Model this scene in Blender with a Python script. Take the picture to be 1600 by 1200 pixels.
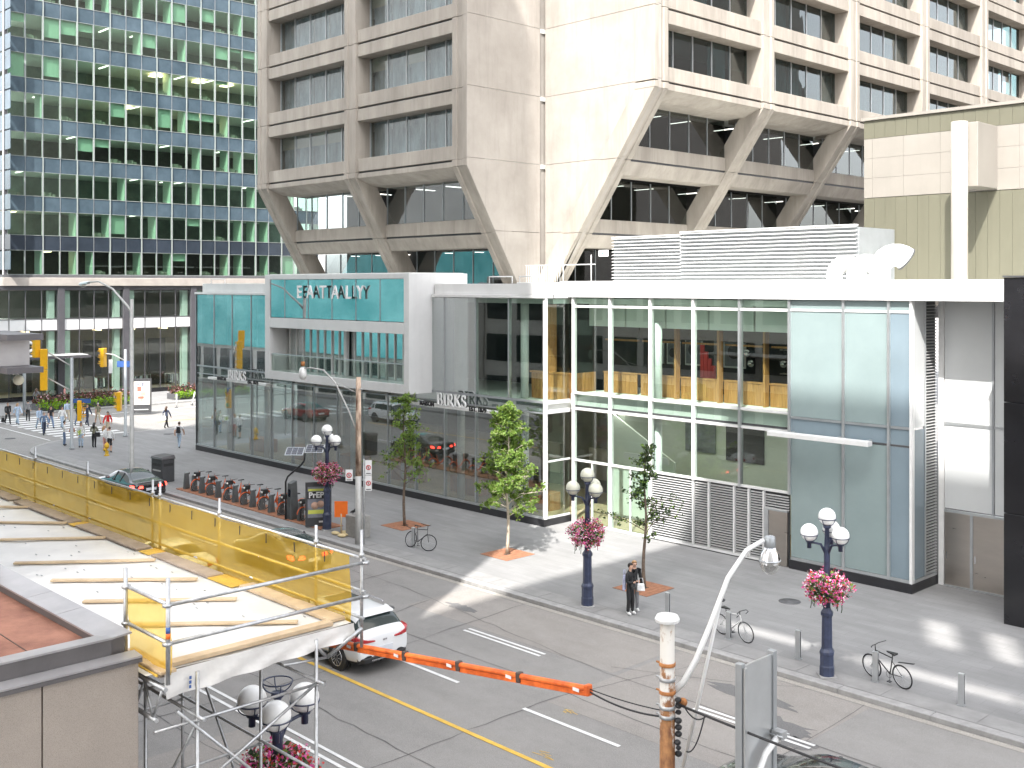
import bpy, bmesh, math, random
from mathutils import Vector, Matrix, Quaternion
R = math.radians
scene = bpy.context.scene
for _o in list(bpy.data.objects): bpy.data.objects.remove(_o)

# ------------------------------------------------------------------ camera
cam_d = bpy.data.cameras.new('camera'); cam = bpy.data.objects.new('camera', cam_d)
scene.collection.objects.link(cam); scene.camera = cam
VA = math.atan2(1650, 1710)                       # view axis against the street
FWD = Vector((-math.cos(VA), math.sin(VA), 0))
cam.location = (0, 0, 11.0)
cam.rotation_euler = FWD.to_track_quat('-Z', 'Y').to_euler()
cam_d.sensor_width = 36; cam_d.lens = 36*1710/1600
cam_d.shift_y = -154/1600
cam_d.clip_start = 0.1; cam_d.clip_end = 4000

# ------------------------------------------------------------------ sky, sun, exposure
SUN = Vector((-0.41, 0.728, -1.0)).normalized()   # the way the light travels
world = bpy.data.worlds.new('World'); scene.world = world; world.use_nodes = True
wn = world.node_tree; wn.nodes.clear()
w_out = wn.nodes.new('ShaderNodeOutputWorld'); w_bg = wn.nodes.new('ShaderNodeBackground')
w_sky = wn.nodes.new('ShaderNodeTexSky'); w_sky.sky_type = 'NISHITA'; w_sky.sun_disc = False
w_sky.sun_elevation = math.asin(-SUN.z); w_sky.sun_rotation = math.atan2(-SUN.x, -SUN.y)
w_sky.air_density = 1.0; w_sky.dust_density = 2.5; w_sky.ozone_density = 1.0
w_hsv = wn.nodes.new('ShaderNodeHueSaturation'); w_hsv.inputs['Saturation'].default_value = 0.22
wn.links.new(w_sky.outputs[0], w_hsv.inputs['Color']); wn.links.new(w_hsv.outputs[0], w_bg.inputs[0])
w_bg.inputs[1].default_value = 0.15
wn.links.new(w_bg.outputs[0], w_out.inputs[0])
sun_d = bpy.data.lights.new('sun', 'SUN'); sun_d.energy = 2.0; sun_d.angle = R(0.55); sun_d.color = (1.0, 0.965, 0.915)
sun = bpy.data.objects.new('sun', sun_d); scene.collection.objects.link(sun)
sun.rotation_euler = SUN.to_track_quat('-Z', 'Y').to_euler(); sun.location = (30, -50, 90)
vs = scene.view_settings
vs.view_transform = 'Standard'; vs.look = 'None'; vs.gamma = 1.0; vs.use_curve_mapping = False
vs.exposure = 2.36
cy = scene.cycles
cy.use_denoising = True; cy.max_bounces = 9; cy.diffuse_bounces = 4; cy.glossy_bounces = 4
cy.transmission_bounces = 5; cy.transparent_max_bounces = 20
cy.caustics_reflective = False; cy.caustics_refractive = False
cy.use_adaptive_sampling = True; cy.adaptive_threshold = 0.02
cy.sample_clamp_indirect = 6

# ------------------------------------------------------------------ helpers
COL = scene.collection
class MB:
    """Collects shapes; build() links them as ONE mesh object."""
    def __init__(s): s.v = []; s.f = []; s.m = []; s.s = []
    def add(s, vs_, fs, m=0, sm=False):
        o = len(s.v); s.v.extend(vs_)
        for f in fs:
            s.f.append(tuple(i+o for i in f)); s.m.append(m); s.s.append(sm)
        return s
    def box(s, x0, y0, z0, x1, y1, z1, m=0):
        if x0 > x1: x0, x1 = x1, x0
        if y0 > y1: y0, y1 = y1, y0
        if z0 > z1: z0, z1 = z1, z0
        return s.add([(x0,y0,z0),(x1,y0,z0),(x1,y1,z0),(x0,y1,z0),(x0,y0,z1),(x1,y0,z1),(x1,y1,z1),(x0,y1,z1)],
                     [(0,3,2,1),(4,5,6,7),(0,1,5,4),(1,2,6,5),(2,3,7,6),(3,0,4,7)], m)
    def hexa(s, p, m=0):
        """eight corners, bottom ring then top ring"""
        return s.add([tuple(q) for q in p], [(0,3,2,1),(4,5,6,7),(0,1,5,4),(1,2,6,5),(2,3,7,6),(3,0,4,7)], m)
    def bar(s, p0, p1, w, h, m=0, up=(0,0,1)):
        """a beam of section w x h from p0 to p1"""
        p0 = Vector(p0); p1 = Vector(p1); d = (p1-p0).normalized(); u = Vector(up)
        if abs(d.dot(u)) > .99: u = Vector((1,0,0))
        a = d.cross(u).normalized()*w/2; b = a.cross(d).normalized()*h/2
        return s.hexa([p0-a-b, p0+a-b, p1+a-b, p1-a-b, p0-a+b, p0+a+b, p1+a+b, p1-a+b], m)
    def prism(s, poly, ax, a, b, m=0):
        """polygon (2-D, in the plane across axis ax) pushed from a to b"""
        n = len(poly)
        def P(q, t):
            return (t, q[0], q[1]) if ax == 0 else ((q[0], t, q[1]) if ax == 1 else (q[0], q[1], t))
        return s.add([P(q, a) for q in poly]+[P(q, b) for q in poly],
                     [tuple(range(n))[::-1], tuple(range(n, 2*n))]+[(i, (i+1) % n, n+(i+1) % n, n+i) for i in range(n)], m)
    def tube(s, pts, r, n=8, m=0, caps=True, sm=True):
        pts = [Vector(p) for p in pts]; k = len(pts)
        rs = r if isinstance(r, (list, tuple)) else [r]*k
        d0 = (pts[1]-pts[0]).normalized()
        u = Vector((0,0,1)) if abs(d0.z) < .9 else Vector((1,0,0))
        u = (u-d0*u.dot(d0)).normalized(); vs_ = []
        for i in range(k):
            d = (pts[min(i+1,k-1)]-pts[max(i-1,0)]).normalized()
            u = (u-d*u.dot(d)).normalized(); w = d.cross(u)
            for j in range(n):
                a = 2*math.pi*j/n; vs_.append(tuple(pts[i]+(u*math.cos(a)+w*math.sin(a))*rs[i]))
        fs = [(i*n+j, i*n+(j+1) % n, (i+1)*n+(j+1) % n, (i+1)*n+j) for i in range(k-1) for j in range(n)]
        s.add(vs_, fs, m, sm)
        if caps:
            o = len(s.v)-len(vs_)
            s.f.append(tuple(o+j for j in range(n))[::-1]); s.m.append(m); s.s.append(False)
            s.f.append(tuple(o+(k-1)*n+j for j in range(n))); s.m.append(m); s.s.append(False)
        return s
    def lathe(s, prof, c=(0,0,0), n=14, m=0, sm=True):
        """profile of (radius, height) turned about a vertical axis at c"""
        k = len(prof); vs_ = []
        for r_, z in prof:
            for j in range(n):
                a = 2*math.pi*j/n; vs_.append((c[0]+r_*math.cos(a), c[1]+r_*math.sin(a), c[2]+z))
        fs = [(i*n+j, i*n+(j+1) % n, (i+1)*n+(j+1) % n, (i+1)*n+j) for i in range(k-1) for j in range(n)]
        fs += [tuple(range(n))[::-1], tuple(range((k-1)*n, k*n))]
        return s.add(vs_, fs, m, sm)
    def ball(s, c, r, nu=16, nv=10, m=0, sc=(1,1,1)):
        prof = []
        vs_ = []
        for i in range(1, nv):
            t = math.pi*i/nv
            for j in range(nu):
                a = 2*math.pi*j/nu
                vs_.append((c[0]+r*sc[0]*math.sin(t)*math.cos(a), c[1]+r*sc[1]*math.sin(t)*math.sin(a), c[2]-r*sc[2]*math.cos(t)))
        b = len(vs_); vs_ += [(c[0],c[1],c[2]-r*sc[2]), (c[0],c[1],c[2]+r*sc[2])]
        fs = [(i*nu+j, i*nu+(j+1) % nu, (i+1)*nu+(j+1) % nu, (i+1)*nu+j) for i in range(nv-2) for j in range(nu)]
        fs += [(b, (j+1) % nu, j) for j in range(nu)] + [(b+1, (nv-2)*nu+j, (nv-2)*nu+(j+1) % nu) for j in range(nu)]
        return s.add(vs_, fs, m, True)
    def ring(s, c, Rr, r, nrm=(0,0,1), n=24, k=6, m=0, a0=0, a1=2*math.pi, sc=1.0):
        nrm = Vector(nrm).normalized(); u = nrm.orthogonal().normalized(); w = nrm.cross(u); c = Vector(c)
        full = abs(a1-a0-2*math.pi) < 1e-6; q = n if full else n+1; vs_ = []
        for i in range(q):
            a = a0+(a1-a0)*i/n; d = u*math.cos(a)+w*math.sin(a)*sc
            for j in range(k):
                b = 2*math.pi*j/k; vs_.append(tuple(c+d*(Rr+r*math.cos(b))+nrm*r*math.sin(b)))
        fs = []
        for i in range(n):
            i2 = (i+1) % q
            for j in range(k): fs.append((i*k+j, i2*k+j, i2*k+(j+1) % k, i*k+(j+1) % k))
        return s.add(vs_, fs, m, True)
    def mesh(s, name, mats, bevel=0):
        me = bpy.data.meshes.new(name); me.from_pydata(s.v, [], s.f)
        for mt in (mats if isinstance(mats, (list, tuple)) else [mats]): me.materials.append(M[mt] if isinstance(mt, str) else mt)
        me.polygons.foreach_set('material_index', s.m); me.polygons.foreach_set('use_smooth', s.s)
        bm = bmesh.new(); bm.from_mesh(me); bmesh.ops.recalc_face_normals(bm, faces=bm.faces)
        if bevel:
            es = [e for e in bm.edges if len(e.link_faces) == 2 and e.calc_face_angle(0) > .6]
            bmesh.ops.bevel(bm, geom=es, offset=bevel, segments=1, affect='EDGES', clamp_overlap=True)
        bm.to_mesh(me); bm.free(); me.update(); return me
    def build(s, name, mats, parent=None, world=True, bevel=0, **tags):
        return put(name, s.mesh(name, mats, bevel), parent, world=world, **tags)

def put(name, me, parent=None, loc=None, rot=None, scl=None, world=False, label=None, cat=None, group=None, kind=None):
    """one object of a mesh; world=True: the mesh is in world coordinates though its parent stands elsewhere"""
    o = bpy.data.objects.new(name, me); COL.objects.link(o)
    if loc is not None: o.location = loc
    if rot is not None: o.rotation_euler = rot if not isinstance(rot, (int, float)) else (0, 0, rot)
    if scl is not None: o.scale = scl
    if parent is not None:
        o.parent = parent
        if world: o.matrix_parent_inverse = basis(parent).inverted()
    tag(o, label, cat, group, kind)
    return o
def basis(o):
    b = Matrix.LocRotScale(o.location, o.rotation_euler, o.scale)
    return b if o.parent is None else basis(o.parent) @ o.matrix_parent_inverse @ b
def tag(o, label=None, cat=None, group=None, kind=None):
    if label: o['label'] = label
    if cat: o['category'] = cat
    if group: o['group'] = group
    if kind: o['kind'] = kind
    return o
def thing(name, loc, label, cat, group=None, rz=0, kind=None):
    o = bpy.data.objects.new(name, None); COL.objects.link(o); o.empty_display_size = .2
    o.location = loc; o.rotation_euler = (0, 0, rz)
    return tag(o, label, cat, group, kind)
def dup(o, loc, rz=None, label=None, group=None):
    kids = {}
    for x in bpy.data.objects: kids.setdefault(x.parent, []).append(x)
    def rec(q, par):
        c = q.copy(); COL.objects.link(c)
        if par is not None: c.parent = par
        for ch in kids.get(q, []): rec(ch, c)
        return c
    c = rec(o, None); c.location = loc
    if rz is not None: c.rotation_euler = (0, 0, rz)
    if label: c['label'] = label
    if group: c['group'] = group
    return c
_font_cache = {}
def text_mesh(txt, size, depth, mats, name='lettering', bold=0.0, align='CENTER'):
    """letters standing in the x-z plane, reading from -y"""
    cu = bpy.data.curves.new(name, 'FONT'); cu.body = txt; cu.size = size; cu.extrude = depth/2; cu.offset = bold
    cu.align_x = align; cu.align_y = 'BOTTOM_BASELINE'; cu.resolution_u = 3
    ob = bpy.data.objects.new(name, cu); COL.objects.link(ob)
    me = bpy.data.meshes.new_from_object(ob.evaluated_get(bpy.context.evaluated_depsgraph_get()))
    bpy.data.objects.remove(ob); bpy.data.curves.remove(cu)
    me.transform(Matrix.Rotation(math.pi/2, 4, 'X')); me.materials.clear()
    me.materials.append(M[mats] if isinstance(mats, str) else mats); me.name = name
    return me

# ------------------------------------------------------------------ materials
M = {}
def nodes(name):
    m = bpy.data.materials.new(name); m.use_nodes = True; nt = m.node_tree; nt.nodes.clear()
    out = nt.nodes.new('ShaderNodeOutputMaterial'); M[name] = m
    return m, nt, out
def N(nt, typ, **kw):
    n = nt.nodes.new('ShaderNode'+typ)
    for k, v in kw.items():
        if k in n.inputs: n.inputs[k].default_value = v
        else: setattr(n, k, v)
    return n
def mixc(nt, fac, a, b, typ='MIX'):
    n = nt.nodes.new('ShaderNodeMix'); n.data_type = 'RGBA'; n.blend_type = typ
    for sock, v in ((n.inputs[0], fac), (n.inputs[6], a), (n.inputs[7], b)):
        if hasattr(v, 'node'): nt.links.new(v, sock)
        elif isinstance(v, (int, float)): sock.default_value = v if sock == n.inputs[0] else (v, v, v, 1)
        else: sock.default_value = (*v[:3], 1)
    return n.outputs[2]
def ramp(nt, src, stops):
    n = nt.nodes.new('ShaderNodeValToRGB'); e = n.color_ramp.elements
    while len(e) < len(stops): e.new(.5)
    for i, (p, c) in enumerate(stops):
        e[i].position = p; e[i].color = (*c, 1) if isinstance(c, (tuple, list)) else (c, c, c, 1)
    nt.links.new(src, n.inputs[0]); return n.outputs[0]
def coords(nt, local, scale=(1, 1, 1)):
    if local: src = nt.nodes.new('ShaderNodeTexCoord').outputs['Object']
    else: src = nt.nodes.new('ShaderNodeNewGeometry').outputs['Position']
    mp = nt.nodes.new('ShaderNodeMapping'); mp.inputs['Scale'].default_value = scale
    nt.links.new(src, mp.inputs[0]); return mp.outputs[0]
def noise(nt, vec, scale, detail=4, rough=.6):
    n = N(nt, 'TexNoise', Scale=scale, Detail=detail, Roughness=rough); nt.links.new(vec, n.inputs['Vector']); return n.outputs['Fac']
def pm(name, col, rough=.6, metal=0, var=.12, scale=3., bump=0, bscale=40, stretch=(1,1,1), local=False, spec=.5, col2=None,
       coat=0, speck=0, spsc=60, emit=None, estr=0, dirt=0):
    """a plain surface with uneven colour and fine relief"""
    m, nt, out = nodes(name); b = N(nt, 'BsdfPrincipled', Roughness=rough, Metallic=metal)
    b.inputs['Specular IOR Level'].default_value = spec
    if coat: b.inputs['Coat Weight'].default_value = coat; b.inputs['Coat Roughness'].default_value = .04
    vec = coords(nt, local, stretch)
    if var or col2:
        f = noise(nt, vec, scale, 5, .65); lo = tuple(c*(1-var) for c in col); hi = tuple(min(1, c*(1+var)) for c in (col2 or col))
        c = ramp(nt, f, [(.33, lo), (.67, hi)])
        if speck:
            f2 = noise(nt, vec, spsc, 2, .5); c = mixc(nt, ramp(nt, f2, [(.52, 0), (.6, speck)]), c, tuple(x*.35 for x in col))
        if dirt:
            f3 = noise(nt, coords(nt, local, (1.2, 1.2, .12)), 1.3, 5, .7); c = mixc(nt, ramp(nt, f3, [(.5, 0), (.75, dirt)]), c, tuple(x*.4 for x in col))
        nt.links.new(c, b.inputs['Base Color'])
        r_ = N(nt, 'MapRange'); r_.inputs[3].default_value = max(0, rough-.08); r_.inputs[4].default_value = min(1, rough+.08)
        nt.links.new(f, r_.inputs[0]); nt.links.new(r_.outputs[0], b.inputs['Roughness'])
    else: b.inputs['Base Color'].default_value = (*col, 1)
    if bump:
        h = noise(nt, vec, bscale, 3, .6); bp = N(nt, 'Bump', Strength=bump, Distance=.02)
        nt.links.new(h, bp.inputs['Height']); nt.links.new(bp.outputs[0], b.inputs['Normal'])
    if emit: b.inputs['Emission Color'].default_value = (*emit, 1); b.inputs['Emission Strength'].default_value = estr
    nt.links.new(b.outputs[0], out.inputs[0]); return m
def glass(name, tint, refl=.1, rough=0, wave=0, wscale=.6, gcol=(1,1,1), ior=1.5):
    """thin architectural glass: clear or tinted, mirror-like at a slant"""
    m, nt, out = nodes(name)
    t = N(nt, 'BsdfTransparent'); t.inputs[0].default_value = (*tint, 1)
    g = N(nt, 'BsdfGlossy', Roughness=rough); g.inputs[0].default_value = (*gcol, 1)
    ge = nt.nodes.new('ShaderNodeNewGeometry'); dt = nt.nodes.new('ShaderNodeVectorMath'); dt.operation = 'DOT_PRODUCT'
    nt.links.new(ge.outputs['Incoming'], dt.inputs[0]); nt.links.new(ge.outputs['Normal'], dt.inputs[1])
    ab = N(nt, 'Math', operation='ABSOLUTE'); nt.links.new(dt.outputs['Value'], ab.inputs[0])
    iv = N(nt, 'Math', operation='SUBTRACT'); iv.inputs[0].default_value = 1; nt.links.new(ab.outputs[0], iv.inputs[1])
    pw_ = N(nt, 'Math', operation='POWER'); pw_.inputs[1].default_value = 5; nt.links.new(iv.outputs[0], pw_.inputs[0])
    ad = N(nt, 'MapRange'); ad.inputs[3].default_value = .035+refl; ad.inputs[4].default_value = 1; nt.links.new(pw_.outputs[0], ad.inputs[0])
    if wave:
        h = noise(nt, coords(nt, False, (1, 1, .6)), wscale, 1, .4); bp = N(nt, 'Bump', Strength=wave, Distance=.1)
        nt.links.new(h, bp.inputs['Height']); nt.links.new(bp.outputs[0], g.inputs['Normal'])
    mx = N(nt, 'MixShader'); nt.links.new(ad.outputs[0], mx.inputs[0]); nt.links.new(t.outputs[0], mx.inputs[1]); nt.links.new(g.outputs[0], mx.inputs[2])
    nt.links.new(mx.outputs[0], out.inputs[0]); return m
# ---- palette
pm('concrete', (.315,.282,.243), .85, var=.13, scale=.8, bump=.25, bscale=25, stretch=(1,1,.22), col2=(.345,.312,.272), dirt=.34)
pm('concrete_smooth', (.325,.295,.262), .85, var=.08, scale=.35, bump=.1, bscale=30, col2=(.36,.33,.298), dirt=.3)
pm('concrete_kerb', (.30,.295,.29), .85, var=.16, scale=3, bump=.3)
pm('granite_dark', (.10,.10,.105), .7, var=.2, scale=6, bump=.2)
pm('white_panel', (.60,.60,.595), .35, var=.05, scale=.6, dirt=.12)
pm('white_paint', (.64,.64,.635), .4, var=.05, scale=2, dirt=.05)
pm('mull_white', (.25,.275,.265), .4, var=.06, scale=3)
pm('white_metal', (.74,.74,.73), .35, metal=.15, var=.05, scale=3)
pm('alu', (.55,.57,.58), .32, metal=.75, var=.06, scale=3)
pm('alu_grey', (.36,.38,.395), .4, metal=.5, var=.06, scale=2)
pm('steel_galv', (.46,.47,.48), .42, metal=.8, var=.2, scale=9, local=True)
pm('steel_brushed', (.55,.50,.45), .3, metal=1, var=.05, scale=.8, stretch=(1,1,4), bump=.05, bscale=6)
pm('black_metal', (.022,.022,.025), .35, var=.15, scale=2)
pm('black_panel', (.012,.012,.014), .22, var=.2, scale=1)
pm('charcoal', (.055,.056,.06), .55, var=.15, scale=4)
pm('dark_frame', (.075,.072,.08), .45, var=.1, scale=2)
pm('navy_paint', (.035,.045,.085), .38, var=.25, scale=5, local=True, bump=.1)
pm('rubber', (.016,.016,.017), .75, var=.2, scale=8, local=True)
pm('oak', (.34,.155,.05), .5, var=.2, scale=2.2, stretch=(7,7,.5), col2=(.40,.195,.07))
pm('louvre_grey', (.50,.50,.50), .45, metal=.2, var=.05)
pm('plank', (.52,.39,.25), .75, var=.12, scale=2.0, bump=.25, col2=(.58,.45,.30))
pm('plank_old', (.34,.27,.215), .85, var=.15, scale=2.2, bump=.3, col2=(.40,.33,.27))
pm('membrane', (.66,.65,.63), .5, var=.10, scale=1.1, bump=.8, bscale=2.2, dirt=.10)
pm('rust', (.33,.13,.045), .85, var=.45, scale=6, bump=.3, col2=(.40,.17,.06))
pm('rust_pole', (.16,.075,.04), .85, var=.4, scale=5, bump=.4, col2=(.52,.40,.31), stretch=(1,1,.3))
pm('reflection_blue', (.27,.32,.35), .7, var=.45, scale=1.0, stretch=(1.2,1.2,.4), col2=(.36,.42,.45))  # reflected blue-grey of the tower windows, put into a colour
pm('bulkhead_pale', (.74,.77,.73), .7, var=.04, scale=1)
pm('rust_grate', (.30,.135,.075), .85, var=.25, scale=5, bump=.3)
pm('roof_red', (.235,.10,.068), .9, var=.28, scale=1.4, bump=.4, bscale=60, col2=(.27,.13,.09))
pm('stucco', (.36,.315,.275), .9, var=.05, scale=2, bump=.35, bscale=190, speck=.4, spsc=130)
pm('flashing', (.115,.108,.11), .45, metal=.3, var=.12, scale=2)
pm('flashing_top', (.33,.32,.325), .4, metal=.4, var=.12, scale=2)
pm('orange', (.72,.115,.015), .6, var=.28, scale=3, stretch=(1,1,1), col2=(.80,.17,.03), dirt=.2)
pm('orange_sign', (.85,.17,.02), .5, var=.06, scale=4)
pm('bike_orange', (.62,.115,.03), .4, var=.12, scale=4, local=True)
pm('dock_grey', (.10,.108,.11), .45, var=.12, scale=4, local=True)
pm('signal_yellow', (.78,.42,.01), .4, var=.08, scale=4, local=True)
pm('hydrant_yellow', (.66,.40,.02), .5, var=.2, scale=9, local=True)
pm('pole_grey', (.34,.36,.375), .5, metal=.4, var=.1, scale=3)
pm('pole_light', (.46,.455,.44), .55, metal=.2, var=.12, scale=3)
pm('globe', (.9,.9,.88), .28, var=.05, scale=3, local=True)
pm('globe_aged', (.56,.56,.46), .35, var=.08, scale=3, local=True)
pm('olive_panel', (.112,.108,.076), .6, var=.06, scale=.7, stretch=(1,1,.15), dirt=.12)
pm('cream_panel', (.235,.217,.192), .55, var=.05, scale=.6, dirt=.1)
pm('cream_column', (.33,.305,.27), .5, var=.04, scale=.8, dirt=.1)
pm('pale_stone', (.76,.74,.70), .7, var=.05, scale=.6)
pm('stone_band', (.36,.325,.295), .8, var=.1, scale=1)
pm('spandrel_blue', (.058,.088,.112), .18, metal=.1, var=.2, scale=.45, stretch=(1,.7,.7), col2=(.075,.106,.13), spec=.4)
pm('spandrel_dark', (.035,.045,.06), .16, metal=.1, var=.2, scale=.45, spec=.7)
pm('spandrel_white', (.66,.66,.66), .5, var=.04, scale=1)
pm('ceiling_white', (.70,.71,.68), .8, var=.04, scale=1)
pm('office_wall', (.20,.235,.215), .9, var=.3, scale=.5)
pm('carpet', (.10,.095,.09), .95, var=.2, scale=3)
pm('shop_wall', (.17,.155,.14), .8, var=.25, scale=.6)
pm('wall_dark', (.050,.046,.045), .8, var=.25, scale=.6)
pm('wall_pale', (.62,.66,.60), .8, var=.05, scale=1)
pm('blind', (.40,.49,.43), .75, var=.05, scale=1.5, stretch=(1,8,.3))
pm('blind_cream', (.56,.54,.44), .75, var=.05, scale=1.5)
pm('partition', (.56,.64,.58), .7, var=.04, scale=1)
pm('shop_floor', (.42,.33,.20), .45, var=.12, scale=1.4)
pm('frosted', (.235,.295,.295), .13, var=.06, scale=.5, spec=.6)
pm('frosted_blue', (.19,.245,.28), .10, var=.06, scale=.5, spec=.6)
pm('frosted_white', (.58,.595,.595), .18, var=.03, scale=.5, spec=.6)
pm('teal_wrap', (.07,.70,.74), .45, var=.3, scale=.12, stretch=(1,1,1.6), col2=(.28,.84,.87))
pm('brown_beam', (.075,.05,.042), .7, var=.15, scale=2)
pm('chrome', (.75,.76,.78), .08, metal=1, var=0)
pm('lamp_warm', (.9,.8,.6), .5, var=0, emit=(1,.76,.45), estr=1.5)
pm('lamp_cool', (.9,.9,.85), .5, var=0, emit=(1,.96,.88), estr=1.1)
pm('lamp_bead', (.95,.95,.9), .3, var=0)
pm('sig_red', (.45,.03,.02), .3, var=0); pm('sig_amber', (.5,.28,.02), .3, var=0); pm('sig_green', (.03,.35,.2), .3, var=0)
pm('sig_black', (.02,.02,.02), .5, var=0)
pm('street_blue', (.045,.11,.32), .5, var=.06); pm('sign_white', (.78,.78,.78), .5, var=.03); pm('ink', (.02,.02,.022), .6, var=0); pm('ink_red', (.55,.03,.03), .5, var=0)
pm('ink_brown', (.36,.14,.10), .6, var=.3, scale=6); pm('ink_skin', (.62,.40,.30), .6, var=.2, scale=6); pm('ink_pale', (.74,.66,.60), .6, var=.15, scale=4); pm('ink_lime', (.62,.66,.12), .6, var=.08); pm('ink_grey', (.22,.23,.27), .6, var=.2, scale=4)
pm('sand', (.60,.49,.28), .95, var=.15, scale=6, bump=.4)
pm('car_white', (.74,.75,.76), .22, var=.02, scale=2, local=True, coat=1)
pm('car_black', (.012,.013,.016), .15, var=.1, scale=2, local=True, coat=1)
pm('car_grey', (.10,.105,.11), .2, var=.1, scale=2, local=True, coat=1)
pm('car_red', (.22,.012,.015), .2, var=.1, scale=2, local=True, coat=1)
pm('car_trim', (.02,.02,.021), .5, var=.1, scale=4, local=True)
pm('car_glass', (.03,.045,.045), .04, var=.1, scale=2, local=True, spec=.9)
pm('tail_red', (.40,.012,.018), .12, var=0, coat=1); pm('plate', (.62,.64,.68), .45, var=.05)
pm('tail_lit', (.6,.02,.02), .2, var=0, emit=(1,.05,.03), estr=1.6)
pm('alloy', (.50,.50,.51), .25, metal=.9, var=.05, local=True)
pm('bark', (.135,.10,.075), .9, var=.3, scale=12, local=True, bump=.4)
pm('bark_pale', (.52,.45,.36), .85, var=.25, scale=8, local=True, bump=.3)
pm('solar', (.015,.02,.035), .12, var=.2, scale=3, local=True, spec=.7)
pm('stone_block', (.30,.29,.275), .9, var=.15, scale=4, bump=.4)
pm('mulch', (.06,.045,.035), .95, var=.3, scale=8, bump=.5)
glass('glass_clear', (.86,.92,.89), .03, wave=.02)
glass('glass_shop', (.80,.86,.85), .22, wave=.022, wscale=.5)
glass('glass_teal', (.55,.66,.66), .42, wave=.03, wscale=.6)
glass('glass_upper', (.88,.95,.91), .035, wave=.02)
glass('glass_tower', (.80,.85,.86), .13, wave=.10, wscale=.85)
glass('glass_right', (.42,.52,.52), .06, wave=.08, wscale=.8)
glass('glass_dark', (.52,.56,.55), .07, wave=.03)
glass('glass_green', (.78,.90,.82), .035, wave=.02)
glass('glass_lamp', (.80,.80,.78), .12)

def leafmat(name, c1, c2, tr=.35):
    m, nt, out = nodes(name)
    oi = nt.nodes.new('ShaderNodeNewGeometry'); c = ramp(nt, noise(nt, coords(nt, True), 7, 2), [(.3, c1), (.7, c2)])
    d = N(nt, 'BsdfPrincipled', Roughness=.5); nt.links.new(c, d.inputs['Base Color'])
    t = N(nt, 'BsdfTranslucent'); nt.links.new(mixc(nt, .5, c, (c2[0]*1.5, c2[1]*1.6, c2[2])), t.inputs[0])
    mx = N(nt, 'MixShader'); mx.inputs[0].default_value = tr
    nt.links.new(d.outputs[0], mx.inputs[1]); nt.links.new(t.outputs[0], mx.inputs[2]); nt.links.new(mx.outputs[0], out.inputs[0])
leafmat('leaf', (.13,.225,.04), (.23,.36,.075), .45)
leafmat('leaf_yellow', (.17,.24,.045), (.24,.32,.08), .45)
leafmat('leaf_dark', (.022,.05,.018), (.05,.085,.028))
leafmat('leaf_lime', (.15,.30,.015), (.27,.42,.03))
leafmat('leaf_red', (.10,.035,.035), (.20,.075,.06))
leafmat('petal_pink', (.68,.05,.30), (.80,.16,.46), .3)
leafmat('petal_light', (.70,.33,.48), (.78,.55,.62), .25)
leafmat('petal_red', (.55,.03,.04), (.66,.09,.07), .25)
leafmat('petal_white', (.72,.70,.70), (.8,.78,.78), .25)

def mesh_net(name):
    """debris netting: fine weave, part see-through"""
    m, nt, out = nodes(name); v = coords(nt, False)
    c = ramp(nt, noise(nt, v, .8, 4), [(.3, (.84,.50,.04)), (.7, (.92,.62,.10))])
    d = N(nt, 'BsdfDiffuse'); nt.links.new(c, d.inputs[0]); tl = N(nt, 'BsdfTranslucent'); nt.links.new(c, tl.inputs[0])
    m1 = N(nt, 'MixShader'); m1.inputs[0].default_value = .5; nt.links.new(d.outputs[0], m1.inputs[1]); nt.links.new(tl.outputs[0], m1.inputs[2])
    t = N(nt, 'BsdfTransparent'); t.inputs[0].default_value = (1, .84, .42, 1)
    m2 = N(nt, 'MixShader')
    nt.links.new(ramp(nt, noise(nt, v, .5, 3), [(.3, .36), (.7, .48)]), m2.inputs[0])
    nt.links.new(t.outputs[0], m2.inputs[1]); nt.links.new(m1.outputs[0], m2.inputs[2]); nt.links.new(m2.outputs[0], out.inputs[0])
mesh_net('netting')

def asphalt(name, base):
    m, nt, out = nodes(name); b = N(nt, 'BsdfPrincipled', Roughness=.88); v = coords(nt, False)
    big = noise(nt, coords(nt, False, (.5, 1.4, 1)), .28, 5, .7); mid = noise(nt, v, 2.2, 5, .7); fine = noise(nt, v, 45, 2, .7)
    c = ramp(nt, big, [(.32, tuple(x*.86 for x in base)), (.68, tuple(x*1.12 for x in base))])
    c = mixc(nt, ramp(nt, mid, [(.35, 0), (.8, .35)]), c, tuple(x*1.35 for x in base))
    c = mixc(nt, ramp(nt, fine, [(.42, .35), (.60, 0)]), c, tuple(x*.4 for x in base))
    sp = noise(nt, v, 70, 1, .5); c = mixc(nt, ramp(nt, sp, [(.62, 0), (.7, .5)]), c, tuple(min(1, x*2.1) for x in base))
    st = noise(nt, coords(nt, False, (.25, 1, 1)), .9, 4, .6); c = mixc(nt, ramp(nt, st, [(.62, 0), (.78, .4)]), c, tuple(x*.7 for x in base))
    nt.links.new(c, b.inputs['Base Color']); bp = N(nt, 'Bump', Strength=.35, Distance=.01)
    nt.links.new(fine, bp.inputs['Height']); nt.links.new(bp.outputs[0], b.inputs['Normal']); nt.links.new(b.outputs[0], out.inputs[0])
asphalt('asphalt', (.245,.236,.226)); asphalt('asphalt_pale', (.33,.31,.28)); asphalt('asphalt_patch', (.15,.147,.146)); asphalt('asphalt_warm', (.275,.256,.238))

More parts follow.
